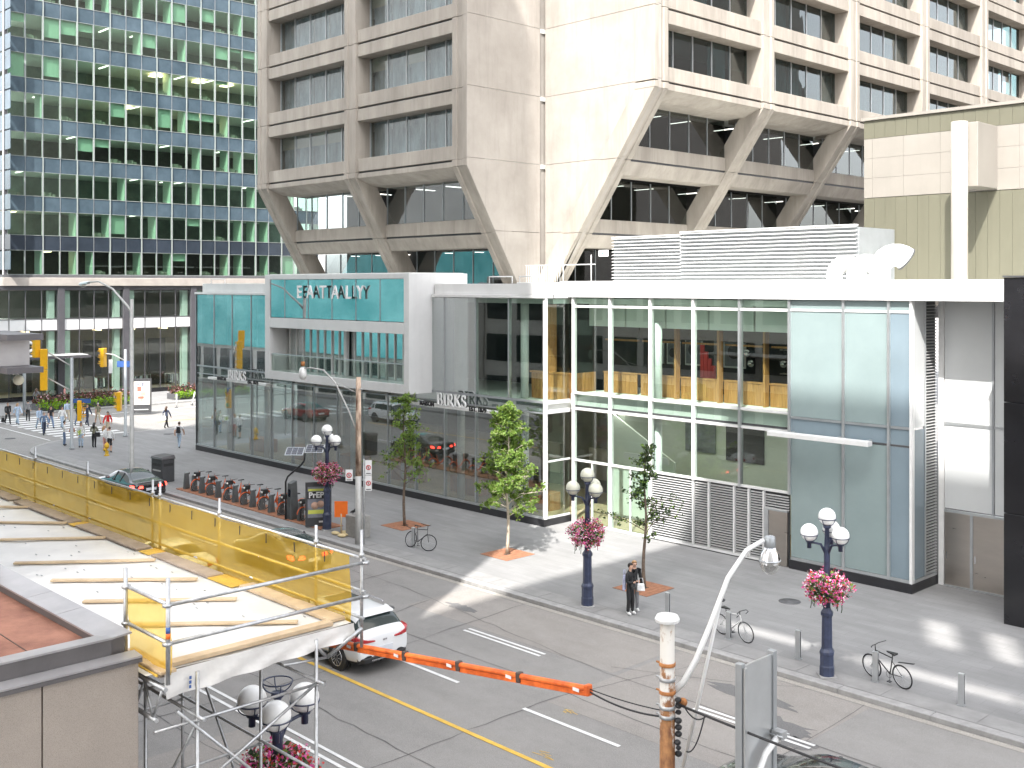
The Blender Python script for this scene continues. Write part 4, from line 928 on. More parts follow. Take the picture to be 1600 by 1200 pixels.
def make_lamp(loc, label, rz, gm='globe', top=True, group='globe street lamps'):
    t = thing('street_lamp', loc, label, 'street lamp', group, rz)
    MB().box(-.24,-.24,0,.24,.24,.05).build('base_plate', 'concrete_kerb', t, world=False, bevel=.01)
    MB().lathe([(.21,.05),(.21,.3),(.195,.34),(.195,.62),(.21,.66),(.21,.72),(.165,.8),(.155,.85),(.145,1.7),(.175,1.74),(.175,1.82),(.12,1.9),(.1,1.95)], n=8, sm=False).build('pedestal', 'navy_paint', t, world=False)
    MB().lathe([(.1,1.9),(.085,3.5),(.1,3.55),(.1,3.62),(.08,3.66),(.06,4.15),(.11,4.2),(.11,4.26)], n=12).build('shaft', 'navy_paint', t, world=False)
    for i in range(4):
        if i == 3: cx, cy, cz = 0, 0, 4.5
        else: a = R(120*i); cx, cy, cz = .5*math.cos(a), .5*math.sin(a), 4.06
        if i < 3:
            MB().tube([(.05*cx, .05*cy, 3.45), (.35*cx, .35*cy, 3.72), (.75*cx, .75*cy, 3.77), (cx, cy, 3.77)], [.05,.035,.03,.03], 8).build('arm', 'navy_paint', t, world=False)
            MB().lathe([(.06,-.44),(.06,-.28),(.1,-.27),(.1,-.22)], (cx, cy, cz), 10).build('cup', 'navy_paint', t, world=False)
        if i < 3 or top: MB().ball((cx, cy, cz), .243, 20, 14).build('globe', gm, t, world=False)
        cg = MB().ring((cx, cy, cz-.06), .245, .013, (0,0,1), 26, 5)
        for k in range(3):
            a = R(60*k+20); cg.ring((cx, cy, cz-.05), .25, .011, (math.cos(a), math.sin(a), 0), 20, 5, a0=0, a1=2*math.pi, sc=1) if False else None
        for k in range(4):
            a = R(90*k+45); pts = [(cx+.248*math.cos(a)*math.cos(R(b)), cy+.248*math.sin(a)*math.cos(R(b)), cz-.06-.2*math.sin(R(b))) for b in range(0, 91, 15)]; cg.tube(pts, .011, 5)
        cg.build('globe_cage', 'navy_paint', t, world=False)
    return t
RV = math.atan2(FWD.x*-1, FWD.y)  # image-right bearing
LAMPS = [((-41.21,28.2,0), 'globe street lamp beside the lit advertising panel and bike station', R(255), 'globe', True),
         ((-25.22,27.93,0), 'globe street lamp with yellowed globes by the standing couple', R(226), 'globe_aged', True),
         ((-16.0,27.75,0), 'globe street lamp with clean white globes near the leaning black bicycle', R(226), 'globe', True),
         ((-15.75,9.8,0), 'globe street lamp under the scaffold deck in the foreground', R(205), 'globe', False)]
for l in LAMPS: make_lamp(l[0], l[1], l[2], l[3], l[4])
flower_basket((-41.21,28.2,2.62), 'pink petunia basket on the lamp by the bike station', 4)
flower_basket((-25.22,27.93,2.55), 'mixed pink and red basket on the lamp by the couple', 8, sh=(4,4,2,1))
flower_basket((-16.0,27.75,2.55), 'hot pink basket with coral blooms on the lamp by the leaning bicycle', 12, sh=(6,2,4,2))
flower_basket((-15.75,9.8,2.95), 'leafy basket with sparse pink blooms below the scaffold', 16, sh=(5,2,4,1))

# ------------------------------------------------------------------ trees in their grates
def make_tree(loc, H, label, seed, crown, nleaf, lsize, mats, share, bark, lean=0, nbr=34):
    t = thing('street_tree', loc, label, 'tree', 'street trees on the pavement'); q = random.Random(seed)
    z0, prof_ = crown; pts = [(lean*(z/H)**2+.04*math.sin(z*2+seed), .03*math.cos(z*1.7+seed), z) for z in [H*i/12 for i in range(13)]]
    mb = MB().tube(pts, [.065*(1-.9*i/12)+.006 for i in range(13)], 8); tips = []
    for b in range(nbr):
        z = z0+(H*.97-z0)*(b/(nbr-1))**.9; f = (z-z0)/(H-z0); rr = prof_(f, q)
        a = q.uniform(0, 6.28) if b % 3 else (b*2.4); i = min(11, int(z/H*12)); p0 = Vector(pts[i]).lerp(Vector(pts[i+1]), z/H*12-i)
        rr *= q.uniform(.65, 1.1); d = Vector((math.cos(a), math.sin(a), .55)); p1 = p0+d*rr*.5; p2 = p0+Vector((math.cos(a), math.sin(a), .35))*rr
        mb.tube([p0, p1, p2], [.018*(1-f*.6), .011, .004], 5, caps=False)
        for k in range(7):
            s = q.uniform(.3, 1); base = p0.lerp(p1, s*2) if s < .5 else p1.lerp(p2, s*2-1)
            e = base+Vector((q.gauss(0,.2), q.gauss(0,.2), q.gauss(.02,.14)))*max(.5, rr); tips.append((base, e)); mb.tube([base, e], [.006,.003], 4, caps=False)
    mb.build('trunk', bark, t, world=False)
    def samp(q_):
        b, e = q_.choice(tips); s = q_.uniform(.3, 1.08); p = b.lerp(e, s); return (p.x+q_.gauss(0,.045), p.y+q_.gauss(0,.045), p.z+q_.gauss(0,.045))
    leafy(nleaf, samp, lsize, seed+5, mats, share, .4).build('crown', mats, t, world=False)
    return t
make_tree((-39.41,31.2,0), 6.1, 'slender sparse tree left of the dense green one, on the paving', 2, (1.9, lambda f, q: (.35+1.25*(1-f)**1.0)*(1.25 if q.random() < .25 else .7)), 4600, .105, ['leaf', 'leaf_yellow', 'leaf_dark'], (3,3,1.5), 'bark', nbr=46)
make_tree((-32.36,30.97,0), 6.15, 'dense bright green conical tree with pale trunk', 5, (1.55, lambda f, q: (.22+1.4*(1-f)**.75)*(1.12 if q.random() < .4 else .8)), 15500, .12, ['leaf', 'leaf_yellow', 'leaf_dark'], (5,4,1), 'bark_pale', nbr=84)
make_tree((-25.3,31.1,0), 5.2, 'thin half bare young tree behind the standing couple', 9, (1.8, lambda f, q: (.25+1.0*(1-f))*(1.2 if q.random() < .3 else .55)), 1900, .11, ['leaf_dark', 'leaf'], (3,1), 'bark', lean=.1)
for k, (x, y) in enumerate(((-39.5,31.3),(-32.36,30.97),(-25.3,31.05))):
    g = thing('tree_grate', (x, y, .003), f'square rusty tree grate under the {["slender left","dense green","thin young"][k]} tree', 'tree grate', 'rusty tree grates')
    n = 7; w = 1.6/n
    for i in range(n):
        for (a, b) in (((-.8,.8),) if i not in (3,) else ((-.8,-.17),(.17,.8))): MB().box(-.8+i*w+.006, a, 0, -.8+(i+1)*w-.006, b, .012).build('plate', 'rust_grate', g, world=False)
    MB().lathe([(.17,.002),(.17,.006)], n=16).build('soil', 'mulch', g, world=False)

# ------------------------------------------------------------------ bollards and bicycles
bol = None
def bollard(loc, label, rz=.0):
    t = thing('bollard', loc, label, 'bollard', 'flat steel bollards', rz)
    MB().box(-.075,-.05,0,.075,.05,.84).build('post', 'alu', t, world=False, bevel=.008); MB().box(.0755,-.018,.05,.079,.018,.8).build('slot', 'charcoal', t, world=False); MB().box(-.1,-.08,0,.1,.08,.012).build('foot', 'alu_grey', t, world=False)
for loc, lb in (((-22.5,28.87,0),'steel bollard right of the standing couple'), ((-17.36,28.47,0),'steel bollard left of the clean globed lamp'), ((-12.46,28.38,0),'steel bollard right of the leaning black bicycle'),
                ((-35.97,28.95,0),'steel bollard with the fallen looking bicycle left of the dense tree'), ((-19.84,28.51,0),'steel bollard holding the white road bicycle'), ((-14.86,28.36,0),'steel bollard holding the black city bicycle'), ((-10.7,28.4,0),'bollard cut by the right edge of the picture')): bollard(loc, lb, .1)
def bicycle(loc, rz, lean, label, frame, style='city', group=None, steer=0.0, share=False):
    t = thing('bicycle', loc, label, 'bicycle', group, rz); t.rotation_euler = (lean, 0, rz)
    r_ = .335 if not share else .30
    def wheel(cx, nm, st):
        w = MB().ring((0,0,0), r_-.015, .019 if style != 'road' else .014, (0,1,0), 30, 6).mesh('tyre', 'rubber'); o = put(nm, w, t, (cx, 0, r_), (0, 0, st))
        mb = MB().ring((0,0,0), r_-.04, .009, (0,1,0), 28, 4)
        for k in range(14):
            a = 2*math.pi*k/14; mb.tube([(0,.02*(-1)**k,0), (math.cos(a)*(r_-.04), 0, math.sin(a)*(r_-.04))], .0022, 3, caps=False)
        mb.tube([(0,-.04,0),(0,.04,0)], .022, 8); put('rim', mb.mesh('rim', 'steel_galv'), o)
        return o
    wheel(-.5, 'rear_wheel', 0); wheel(.55, 'front_wheel', steer)
    bbk = (-.08, 0, .29); seat = (-.22, 0, .78); head = (.36, 0, .84); headl = (.40, 0, .68); rax = (-.5, 0, r_)
    if share:
        MB().tube([bbk, (.15,0,.36), headl], [.05,.045,.04], 8).tube([bbk, (-.2,0,.62), seat], [.04,.03,.022], 8).tube([(-.5,.06,r_), bbk], .02, 6).tube([headl, (.34,0,1.02)], .03, 8).build('frame', frame, t, world=False)
        MB().ring((-.5,0,r_), r_+.03, .035, (0,1,0), 16, 6, a0=R(-100), a1=R(75)).build('mudguard', frame, t, world=False); MB().ring((.55,0,r_), r_+.03, .03, (0,1,0), 12, 6, a0=R(-80), a1=R(40)).build('mudguard', frame, t, world=False)
        MB().box(.36,-.14,.78,.62,.14,1.0).build('front_basket', 'car_trim', t, world=False, bevel=.02); MB().ball((.63,0,.86), .05, 10, 6).build('headlight', 'lamp_bead', t, world=False)
    else:
        MB().tube([bbk, headl], .019, 7).tube([seat, head], .017, 7).tube([bbk, seat], .017, 7).tube([rax, bbk], .011, 6).tube([rax, (-.19,0,.7)], .009, 6).tube([head, headl, (.55,0,r_)], .015, 7).build('frame', frame, t, world=False)
        MB().tube([bbk, (-.13,.09,.14)], .01, 5).ring((bbk[0],.05,bbk[2]), .09, .006, (0,1,0), 18, 4).box(-.19,.07,.12,-.08,.16,.14).build('crank', 'charcoal', t, world=False)
    MB().tube([seat, (-.235,0,.9)], .014, 6).hexa([(-.36,-.07,.9),(-.05,-.015,.91),(-.05,.015,.91),(-.36,.07,.9),(-.37,-.075,.945),(-.04,-.012,.94),(-.04,.012,.94),(-.37,.075,.945)]).build('saddle', 'car_trim', t, world=False)
    if style == 'road': hb = [(.42,-.2,.84),(.52,-.21,.93),(.45,-.2,.97),(.37,0,.96),(.45,.2,.97),(.52,.21,.93),(.42,.2,.84)]
    else: hb = [(.22,-.3,1.06),(.34,-.12,1.02),(.35,0,1.0),(.34,.12,1.02),(.22,.3,1.06)]
    MB().tube(hb, .013, 6).tube([head, hb[len(hb)//2]], .013, 6).build('handlebar', 'car_trim', t, world=False)
    if style == 'city' and not share: MB().hexa([(-.95,-.03,.83),(-.42,-.03,.72),(-.42,.03,.72),(-.95,.03,.83),(-.95,-.03,.842),(-.42,-.03,.732),(-.42,.03,.732),(-.95,.03,.842)]).build('mudguard', 'car_trim', t, world=False)
    return t
bicycle((-14.55,28.52,0), math.atan2(.25,-1.05), R(-8), 'black city bicycle leaning on a bollard at the right', 'car_trim')
bicycle((-19.75,28.66,0), math.atan2(-.15,.88), R(7), 'white road bicycle with drop handlebars by a bollard', 'white_paint', 'road')
bicycle((-35.6,28.9,0), math.atan2(-.15,.94)+.25, R(-14), 'dark bicycle slumped against a bollard left of the dense tree', 'charcoal', 'city', steer=.7)

# ------------------------------------------------------------------ bike share station
st = thing('bike_dock', (-48, 28.6, 0), 'rusty base rail with a row of grey bike share docks', 'bike dock')
NX = 15; X0_, X1_ = -54.65, -42.7
for i in range(6):
    a = -55.1+i*2.3; MB().box(a, 27.95, .002, a+2.28, 29.15, .05).build('base_plate', 'rust_grate', st, bevel=.008)
me = MB().hexa([(-.1,-.12,.05),(.1,-.12,.05),(.1,.2,.05),(-.1,.2,.05),(-.08,-.05,.86),(.08,-.05,.86),(.08,.14,.9),(-.08,.14,.9)]).mesh('dock_post', 'dock_grey', .012); me2 = MB().box(-.085,-.06,.88,.085,.15,.93).mesh('dock_top', 'alu_grey', .01); me3 = MB().ball((0,.19,.86), .05, 8, 6).mesh('lock', 'car_trim')
DX = [X0_+(X1_-X0_)*i/(NX-1) for i in range(NX)]
for i, x in enumerate(DX):
    if i == 12: continue
    for m_, nm in ((me, 'dock_post'), (me2, 'dock_top'), (me3, 'lock')): put(nm, m_, st, Vector((x, 28.3, 0))-Vector((-48, 28.6, 0)))
for i, (k, lb) in enumerate(((1,'first orange share bicycle from the bin end of the dock'),(3,'orange share bicycle second from the bin, next to the first'),(5,'orange share bicycle turned with its rear mudguard out'),(7,'orange share bicycle in the middle of the dock'),(9,'orange share bicycle with arched rear guard right of the middle'),(11,'orange share bicycle hidden by the solar kiosk'),(13,'orange share bicycle between kiosk and advertising panel'))):
    bicycle((DX[k]+.12, 28.3+.62, .05), R(-90)+random.Random(i).uniform(-.14,.14), R(random.Random(i+40).uniform(-5,6)), lb, 'bike_orange', 'city', 'orange share bicycles in the dock', share=True, steer=random.Random(i+9).uniform(-.5,.5))
kx = -44.15
ks = thing('solar_kiosk', (kx, 28.3, 0), 'tall grey bike station kiosk with bent pole and two solar panels', 'kiosk')
MB().hexa([(kx-.2,28.05,.05),(kx+.2,28.05,.05),(kx+.2,28.5,.05),(kx-.2,28.5,.05),(kx-.16,28.1,1.72),(kx+.16,28.1,1.72),(kx+.16,28.42,1.84),(kx-.16,28.42,1.84)]).build('body', 'dock_grey', ks, bevel=.015); MB().box(kx-.11,28.08,1.1,kx+.11,28.09,1.45).build('screen', 'solar', ks)
MB().tube([(kx-.12,27.98,.05),(kx-.12,27.98,1.8),(kx-.05,28.05,2.05),(kx+.4,28.5,2.6),(kx+.5,28.6,2.8),(kx+.52,28.62,3.15)], .045, 8).build('pole', 'car_trim', ks)
for s in (-1, 1):
    u = Vector((.69,.72,0)); w = Vector((.72,-.69,-.42)).normalized(); c = Vector((kx+.52,28.62,3.3))+u*.47*s+Vector((0,0,.06*s)); a = u*.43; b = w*.36
    nr = a.cross(b).normalized(); nr = nr if nr.z > 0 else -nr
    MB().hexa([c-a-b-nr*.02, c+a-b-nr*.02, c+a+b-nr*.02, c-a+b-nr*.02, c-a-b, c+a-b, c+a+b, c-a+b]).build('panel_frame', 'alu', ks)
    pn = MB()
    for i in range(3):
        for j in range(4):
            o = c-a*.92-b*.9+a*1.84*(i/3)+b*1.8*(j/4)+nr*.002; e1 = a*1.84/3*.94; e2 = b*1.8/4*.92
            pn.add([tuple(o), tuple(o+e1), tuple(o+e1+e2), tuple(o+e2)], [(0,1,2,3)])
    pn.build('solar_cells', 'solar', ks)
def ad_panel(name, p0, p1, z0, z1, label, art):
    a = Vector((*p0, 0)); b = Vector((*p1, 0)); d = (b-a).normalized(); n_ = Vector((d.y, -d.x, 0)); t = thing(name, ((a+b)/2), label, 'advertising panel')
    L_ = (b-a).length
    def slab(nm, mat, u0, u1, za, zb, off, th, par=t):
        q0 = a+d*u0+n_*off; q1 = a+d*u1+n_*off
        return MB().hexa([q0+Vector((0,0,za)), q1+Vector((0,0,za)), q1-n_*th+Vector((0,0,za)), q0-n_*th+Vector((0,0,za)), q0+Vector((0,0,zb)), q1+Vector((0,0,zb)), q1-n_*th+Vector((0,0,zb)), q0-n_*th+Vector((0,0,zb))]).build(nm, mat, par)
    slab('case', 'charcoal', 0, L_, z0, z1, 0, .16); art(slab, L_, t, a, d, n_)
    return t
def art_prep(slab, L_, t, a, d, n_):
    slab('poster', 'ink_grey', .1, L_-.1, .45, 1.85, .004, .003); slab('poster_band', 'ink_lime', .12, L_-.12, .62, .8, .006, .001); slab('poster_band', 'ink_lime', .12, L_-.12, 1.66, 1.76, .006, .001)
    slab('poster_text_field', 'ink', .1, L_-.1, 1.3, 1.64, .006, .001); slab('maker_plate', 'sign_white', .6, .85, .22, .3, .004, .003)
    p = a+d*.14+n_*.012; put('lettering', text_mesh('PrEP', .36, .006, 'sign_white', bold=.012, align='LEFT'), t, Vector((p.x, p.y, 1.36))-t.location, math.atan2(d.y, d.x))
    for (u, z, r_) in ((.42,1.0,.17),(.68,1.06,.16)):
        c = a+d*u+n_*.008; MB().lathe([(r_,0),(r_,.003)], n=14).build('portrait', 'ink_skin', t, world=False).matrix_local = Matrix.Translation(Vector((c.x, c.y, z))-t.location) @ Matrix.Rotation(math.atan2(d.y, d.x), 4, 'Z') @ Matrix.Rotation(math.pi/2, 4, 'X')
ad_panel('ad_panel', (-42.22,27.72), (-41.62,28.72), .05, 2.05, 'dark advertising panel with lime bands at the end of the bike dock', art_prep)
def art_far(slab, L_, t, a, d, n_):
    slab('poster', 'ink_pale', .12, L_-.12, .75, 2.75, .004, .003)
    for (u, z, w, h, m_) in ((.5,1.9,.35,.4,'ink_brown'),(.75,1.5,.45,.35,'ink_skin'),(.55,1.25,.5,.22,'ink_brown'),(.85,2.3,.2,.35,'ink_grey'),(.75,1.0,.2,.25,'ink_skin'),(.45,2.45,.25,.15,'ink_grey')):
        slab('poster_shape', m_, u, u+w, z, z+h, .006, .001)
    slab('caption', 'sign_white', .25, L_-.25, .3, .36, .005, .003)
ad_panel('ad_panel', (-90.3,41.7), (-89.4,43.1), .05, 3.0, 'pale poster advertising pillar on the side street', art_far)

# ------------------------------------------------------------------ small things on the pavement
bn = thing('litter_bin', (-57.9,28.6,0), 'black litter bin behind the black saloon car', 'litter bin', rz=.1)
MB().box(-.55,-.4,0,.55,.4,1.28).build('body', 'charcoal', bn, world=False, bevel=.03); MB().hexa([(-.6,-.45,1.28),(.6,-.45,1.28),(.6,.45,1.28),(-.6,.45,1.28),(-.52,-.4,1.42),(.52,-.4,1.42),(.52,.4,1.48),(-.52,.4,1.48)]).build('lid', 'flashing', bn, world=False, bevel=.02)
MB().box(-.42,-.405,.9,.42,-.4005,1.05).box(.5505,-.3,.9,.555,.3,1.05).build('slot', 'sig_black', bn, world=False); MB().box(-.4,-.404,.62,.4,-.4005,.7).build('label_strip', 'pole_light', bn, world=False)
hy = thing('fire_hydrant', (-69.06,30.26,0), 'yellow fire hydrant at the street corner', 'fire hydrant')
MB().lathe([(.17,0),(.17,.06),(.115,.08),(.115,.55),(.16,.57),(.16,.62),(.14,.72),(.07,.82),(.03,.84),(.03,.9)], n=14).build('barrel', 'hydrant_yellow', hy, world=False)
MB().tube([(-.22,0,.42),(.22,0,.42)], .06, 10).tube([(0,-.22,.42),(0,0,.42)], .075, 10).build('nozzles', 'hydrant_yellow', hy, world=False); MB().tube([(-.25,0,.42),(-.2,0,.42)], .072, 8).build('cap', 'pole_light', hy, world=False); MB().tube([(.2,0,.42),(.25,0,.42)], .072, 8).build('cap', 'pole_light', hy, world=False)
ws = thing('construction_sign', (-39.9,28.05,0), 'orange construction sign on a post weighed down by sandbags', 'sign')
MB().tube([(0,0,0),(0,0,.95)], .035, 6).build('post', 'plank', ws, world=False); cs = .66
MB().hexa([(-.2,-.22,.8),(.2,.2,.8),(.19,.21,.8),(-.21,-.21,.8),(-.2,-.22,1.5),(.2,.2,1.5),(.19,.21,1.5),(-.21,-.21,1.5)]).build('board', 'orange_sign', ws, world=False)
for k, (x, y, a) in enumerate(((-.28,-.1,.3),(.22,.12,.9),(.3,-.18,.1),(-.1,.25,1.2))):
    MB().ball((x, y, .07), .26, 12, 6, sc=(1,.6,.3)).build('sandbag', 'sand', ws, world=False)
cb = thing('concrete_block', (-39.2,28.45,0), 'low stone block beside the rusty utility pole', 'stone block')
MB().box(-.45,-.35,0,.45,.35,.95).build('block', 'stone_block', cb, world=False, bevel=.02)
for k in range(2):
    pg = thing('pigeon', (-39.45+.3*k,28.35+.12*k,.95), f'black bird perched on the stone block, {["left","right"][k]} one', 'bird', 'birds on the stone block')
    MB().tube([(-.16,0,.07),(-.06,0,.1),(.03,0,.13),(.09,0,.17),(.12,0,.235),(.15,0,.25),(.2,0,.235)], [.008,.045,.065,.055,.032,.036,.004], 10).tube([(0,.03,.09),(0,.03,0)], .006, 4).tube([(0,-.03,.09),(0,-.03,0)], .006, 4).build('body', 'ink', pg, world=False); pg.rotation_euler = (0,0,.4+1.8*k)
for k, (x, y, tl) in enumerate(((-92.8,47.16,0),(-93.8,49.21,.22))):
    fp = thing('flexible_post', (x, y, -.12), ['upright white flexible lane post on the side street','tilted white flexible lane post on the side street'][k], 'lane post', 'lane posts on the side street'); fp.rotation_euler = (-tl, 0, 0)
    MB().tube([(0,0,0),(0,0,1.25)], .06, 8).build('post', 'white_paint', fp, world=False); MB().lathe([(.16,0),(.14,.05)], n=12).build('foot', 'rubber', fp, world=False)
# planters along the far kerb
def planter(x0, y0, x1, y1, label, seed):
    t = thing('planter', ((x0+x1)/2, (y0+y1)/2, .02), label, 'planter', 'planters along the glass tower')
    cx, cy = (x1-x0)/2, (y1-y0)/2
    MB().box(-cx,-cy,0,cx,cy,.55).build('box', 'granite_dark', t, world=False, bevel=.02)
    leafy(2600, lambda q: (q.uniform(-cx*.9,cx*.9), q.uniform(-cy,cy), .55+abs(q.gauss(.25,.25))), .22, seed, ['leaf_red', 'leaf_dark', 'petal_light'], (5,3,.5), -.6).build('shrubs', ['leaf_red', 'leaf_dark', 'petal_light'], t, world=False, kind='stuff')
    n = int(cy*2/.95)
    for i in range(n):
        yy = -cy+.5+i*(cy*2-1)/max(1, n-1); q0 = random.Random(seed+i)
        leafy(150, lambda q: (cx+.05+q.gauss(0,.2), yy+q.gauss(0,.28), .5+q.gauss(0,.19)), .2, seed+i, ['leaf_lime']).build('lime_plant', 'leaf_lime', t, world=False, kind='stuff')
planter(-99.2, 36.6, -97.3, 46.4, 'long planter of red grass and lime plants left of the poster pillar', 31); planter(-99.6, 49.6, -97.8, 57.5, 'planter of red grass and lime plants beside the pavilion corner', 57)

# ------------------------------------------------------------------ poles, signals and signs
def signal_head(t, p, face, nm='signal_head', back=False):
    """three lenses in a yellow housing; face = bearing it looks along"""
    g = MB().box(-.11,-.18,-.55,.11,.18,.55).mesh(nm, 'signal_yellow', .02); o = put(nm, g, t, p, face, (1.25,1.25,1.25))
    for k, c in enumerate(('sig_red', 'sig_amber', 'sig_green')):
        z = .36-.36*k; m_ = MB().tube([(.111,0,z),(.116,0,z)], .125, 14).mesh('lens', c); put('lens', m_, o)
        put('visor', MB().ring((.2,0,z), .13, .012, (1,0,0), 14, 4, a0=0, a1=2*math.pi).tube([(.11,-.13,z+.02),(.3,-.12,z+.03)], .02, 4).tube([(.11,.0,z+.14),(.32,.0,z+.13)], .03, 4).tube([(.11,.13,z+.02),(.3,.12,z+.03)], .02, 4).mesh('visor', 'signal_yellow'), o)
    return o
def Lc(p, t): return Vector(p)-Vector(t.location)
sp1 = thing('traffic_signal', (-73.4,29.75,0), 'traffic signal with two stacked yellow heads on arms over the crossing', 'traffic signal')
MB().lathe([(.17,0),(.17,.1),(.11,.15),(.1,6.15)], n=12).build('pole', 'pole_grey', sp1, world=False)
for z0, z1, ln in ((5.6,6.5,1.7),(3.95,4.75,1.7)): MB().tube([(-.05,-.05,z0),(-.69*ln,-.72*ln*.9,z1)], .045, 8).build('arm', 'pole_light', sp1, world=False)
signal_head(sp1, (-1.55,-1.75,6.85), R(200)); signal_head(sp1, (-1.15,-1.4,6.05), R(150)); signal_head(sp1, (-1.15,-1.4,4.65), R(150))
signal_head(sp1, (.38,.38,2.6), R(60), 'pedestrian_head')
MB().box(.05,-.02,3.1,1.3,.02,3.4).build('street_plate', 'street_blue', sp1, world=False).rotation_euler = (0,0,.75)
sp2 = thing('traffic_signal', (-76.9,35.08,0), 'traffic signal pole with one yellow head and a blue street plate', 'traffic signal')
MB().lathe([(.16,0),(.16,.1),(.11,.15),(.1,6.35)], n=12).build('pole', 'pole_grey', sp2, world=False); MB().tube([(0,0,5.5),(-.6,-.6,5.95),(-1.0,-1.05,6.05)], .04, 8).build('arm', 'pole_light', sp2, world=False)
signal_head(sp2, (-1.1,-1.15,5.75), R(215)); signal_head(sp2, (-.3,-.32,2.55), R(230), 'pedestrian_head')
MB().box(-.62,-.02,5.05,.62,.02,5.5).build('street_plate', 'street_blue', sp2, world=False).rotation_euler = (0,0,.75); MB().box(-.85,-.88,4.6,-.82,-.6,5.6).build('turn_sign', 'sign_white', sp2, world=False)
sp3 = thing('signal_pole', (-94.88,34.46,.02), 'thin grey pole carrying a pedestrian signal by the far kerb', 'pole'); MB().tube([(0,0,0),(0,0,6.2)], .13, 10).build('shaft', 'pole_grey', sp3, world=False); MB().box(.1,-.3,4.6,.14,.3,5.0).build('plate', 'sign_white', sp3, world=False)
cl = thing('street_light', (-61.3,28.35,0), 'tall pale cobra head street light behind the black saloon car', 'street light')
MB().lathe([(.16,0),(.16,.6),(.13,.65),(.095,10.2)], n=12).build('pole', 'pole_light', cl, world=False)
MB().tube([(0,0,9.4),(-.5,0,9.75),(-2.6,0,10.8),(-4.6,0,11.25),(-6.1,0,11.2)], [.075,.07,.06,.05,.05], 8).build('arm', 'pole_light', cl, world=False)
MB().hexa([(-7.3,-.16,11.02),(-6.0,-.11,11.08),(-6.0,.11,11.08),(-7.3,.16,11.02),(-7.2,-.1,11.2),(-6.0,-.09,11.28),(-6.0,.09,11.28),(-7.2,.1,11.2)]).build('lamp_head', 'alu', cl, world=False, bevel=.04); MB().ball((-6.9,0,11.0), .22, 12, 8, sc=(1.2,.8,.6)).build('lens', 'glass_lamp', cl, world=False)
up = thing('utility_pole', (-38.04,27.63,0), 'rusty brown utility pole with lamp arm in front of the framed box', 'utility pole')
MB().lathe([(.13,2.9),(.118,5),(.105,7.1)], n=12).build('upper_shaft', 'rust_pole', up, world=False); MB().lathe([(.155,0),(.142,1.2),(.13,2.9)], n=12).build('lower_shaft', 'pole_light', up, world=False)
MB().tube([(0,0,4.6),(-.7,0,5.6),(-1.7,0,6.75),(-2.6,0,7.25),(-3.6,0,7.3),(-4.1,0,7.25)], [.035]*4+[.03]*2, 8).tube([(0,0,6.4),(-1.7,0,6.75)], .02, 6).build('lamp_arm', 'pole_light', up, world=False)
MB().lathe([(.05,.25),(.14,.2),(.17,.0),(.2,-.12),(.1,-.3)], (-4.25,0,7.05), 14).build('lamp_head', 'white_metal', up, world=False); MB().lathe([(.09,.3),(.09,.5)], (-4.25,0,7.05), 10).build('lamp_cap', 'rust', up, world=False)
MB().tube([(-.3,0,6.6),(.3,0,6.6)], .03, 6).build('insulator_bar', 'steel_galv', up, world=False)
# parking signs on a thin post beside it
ps = thing('parking_sign', (-37.75,27.7,0), 'thin post with white no parking plates right of the rusty utility pole', 'sign'); RIGHT = Vector((.694,.72,0))
MB().tube([(0,0,0),(0,0,3.65)], .03, 6).build('post', 'steel_galv', ps, world=False)
def plate(t, u, z0, z1, w, nm='plate'):
    a = RIGHT*(u-w/2)+FWD*-.05; b = RIGHT*(u+w/2)+FWD*-.05; n_ = FWD*.012
    MB().hexa([a+Vector((0,0,z0)), b+Vector((0,0,z0)), b+n_+Vector((0,0,z0)), a+n_+Vector((0,0,z0)), a+Vector((0,0,z1)), b+Vector((0,0,z1)), b+n_+Vector((0,0,z1)), a+n_+Vector((0,0,z1))]).build(nm, 'sign_white', t, world=False)
    c = RIGHT*u-FWD*.056+Vector((0,0,(z0+z1)/2)); MB().ring(c, w*.32, .018, FWD, 18, 4).bar(c-RIGHT*w*.2+Vector((0,0,w*.2)), c+RIGHT*w*.2-Vector((0,0,w*.2)), .03, .01).build('prohibition_ring', 'ink_red', t, world=False); MB().bar(c-Vector((0,0,w*.17)), c+Vector((0,0,w*.17)), .04, .008, up=(1,0,0)).build('symbol', 'ink', t, world=False)
    MB().bar(c-RIGHT*w*.35-Vector((0,0,(z1-z0)*.4)), c+RIGHT*w*.35-Vector((0,0,(z1-z0)*.4)), .006, .03, up=(0,0,1)).build('arrow', 'ink', t, world=False)
plate(ps, .2, 2.98, 3.6, .28); plate(ps, .2, 2.3, 2.95, .28); plate(ps, -.62, 2.72, 3.2, .3, 'small_plate')
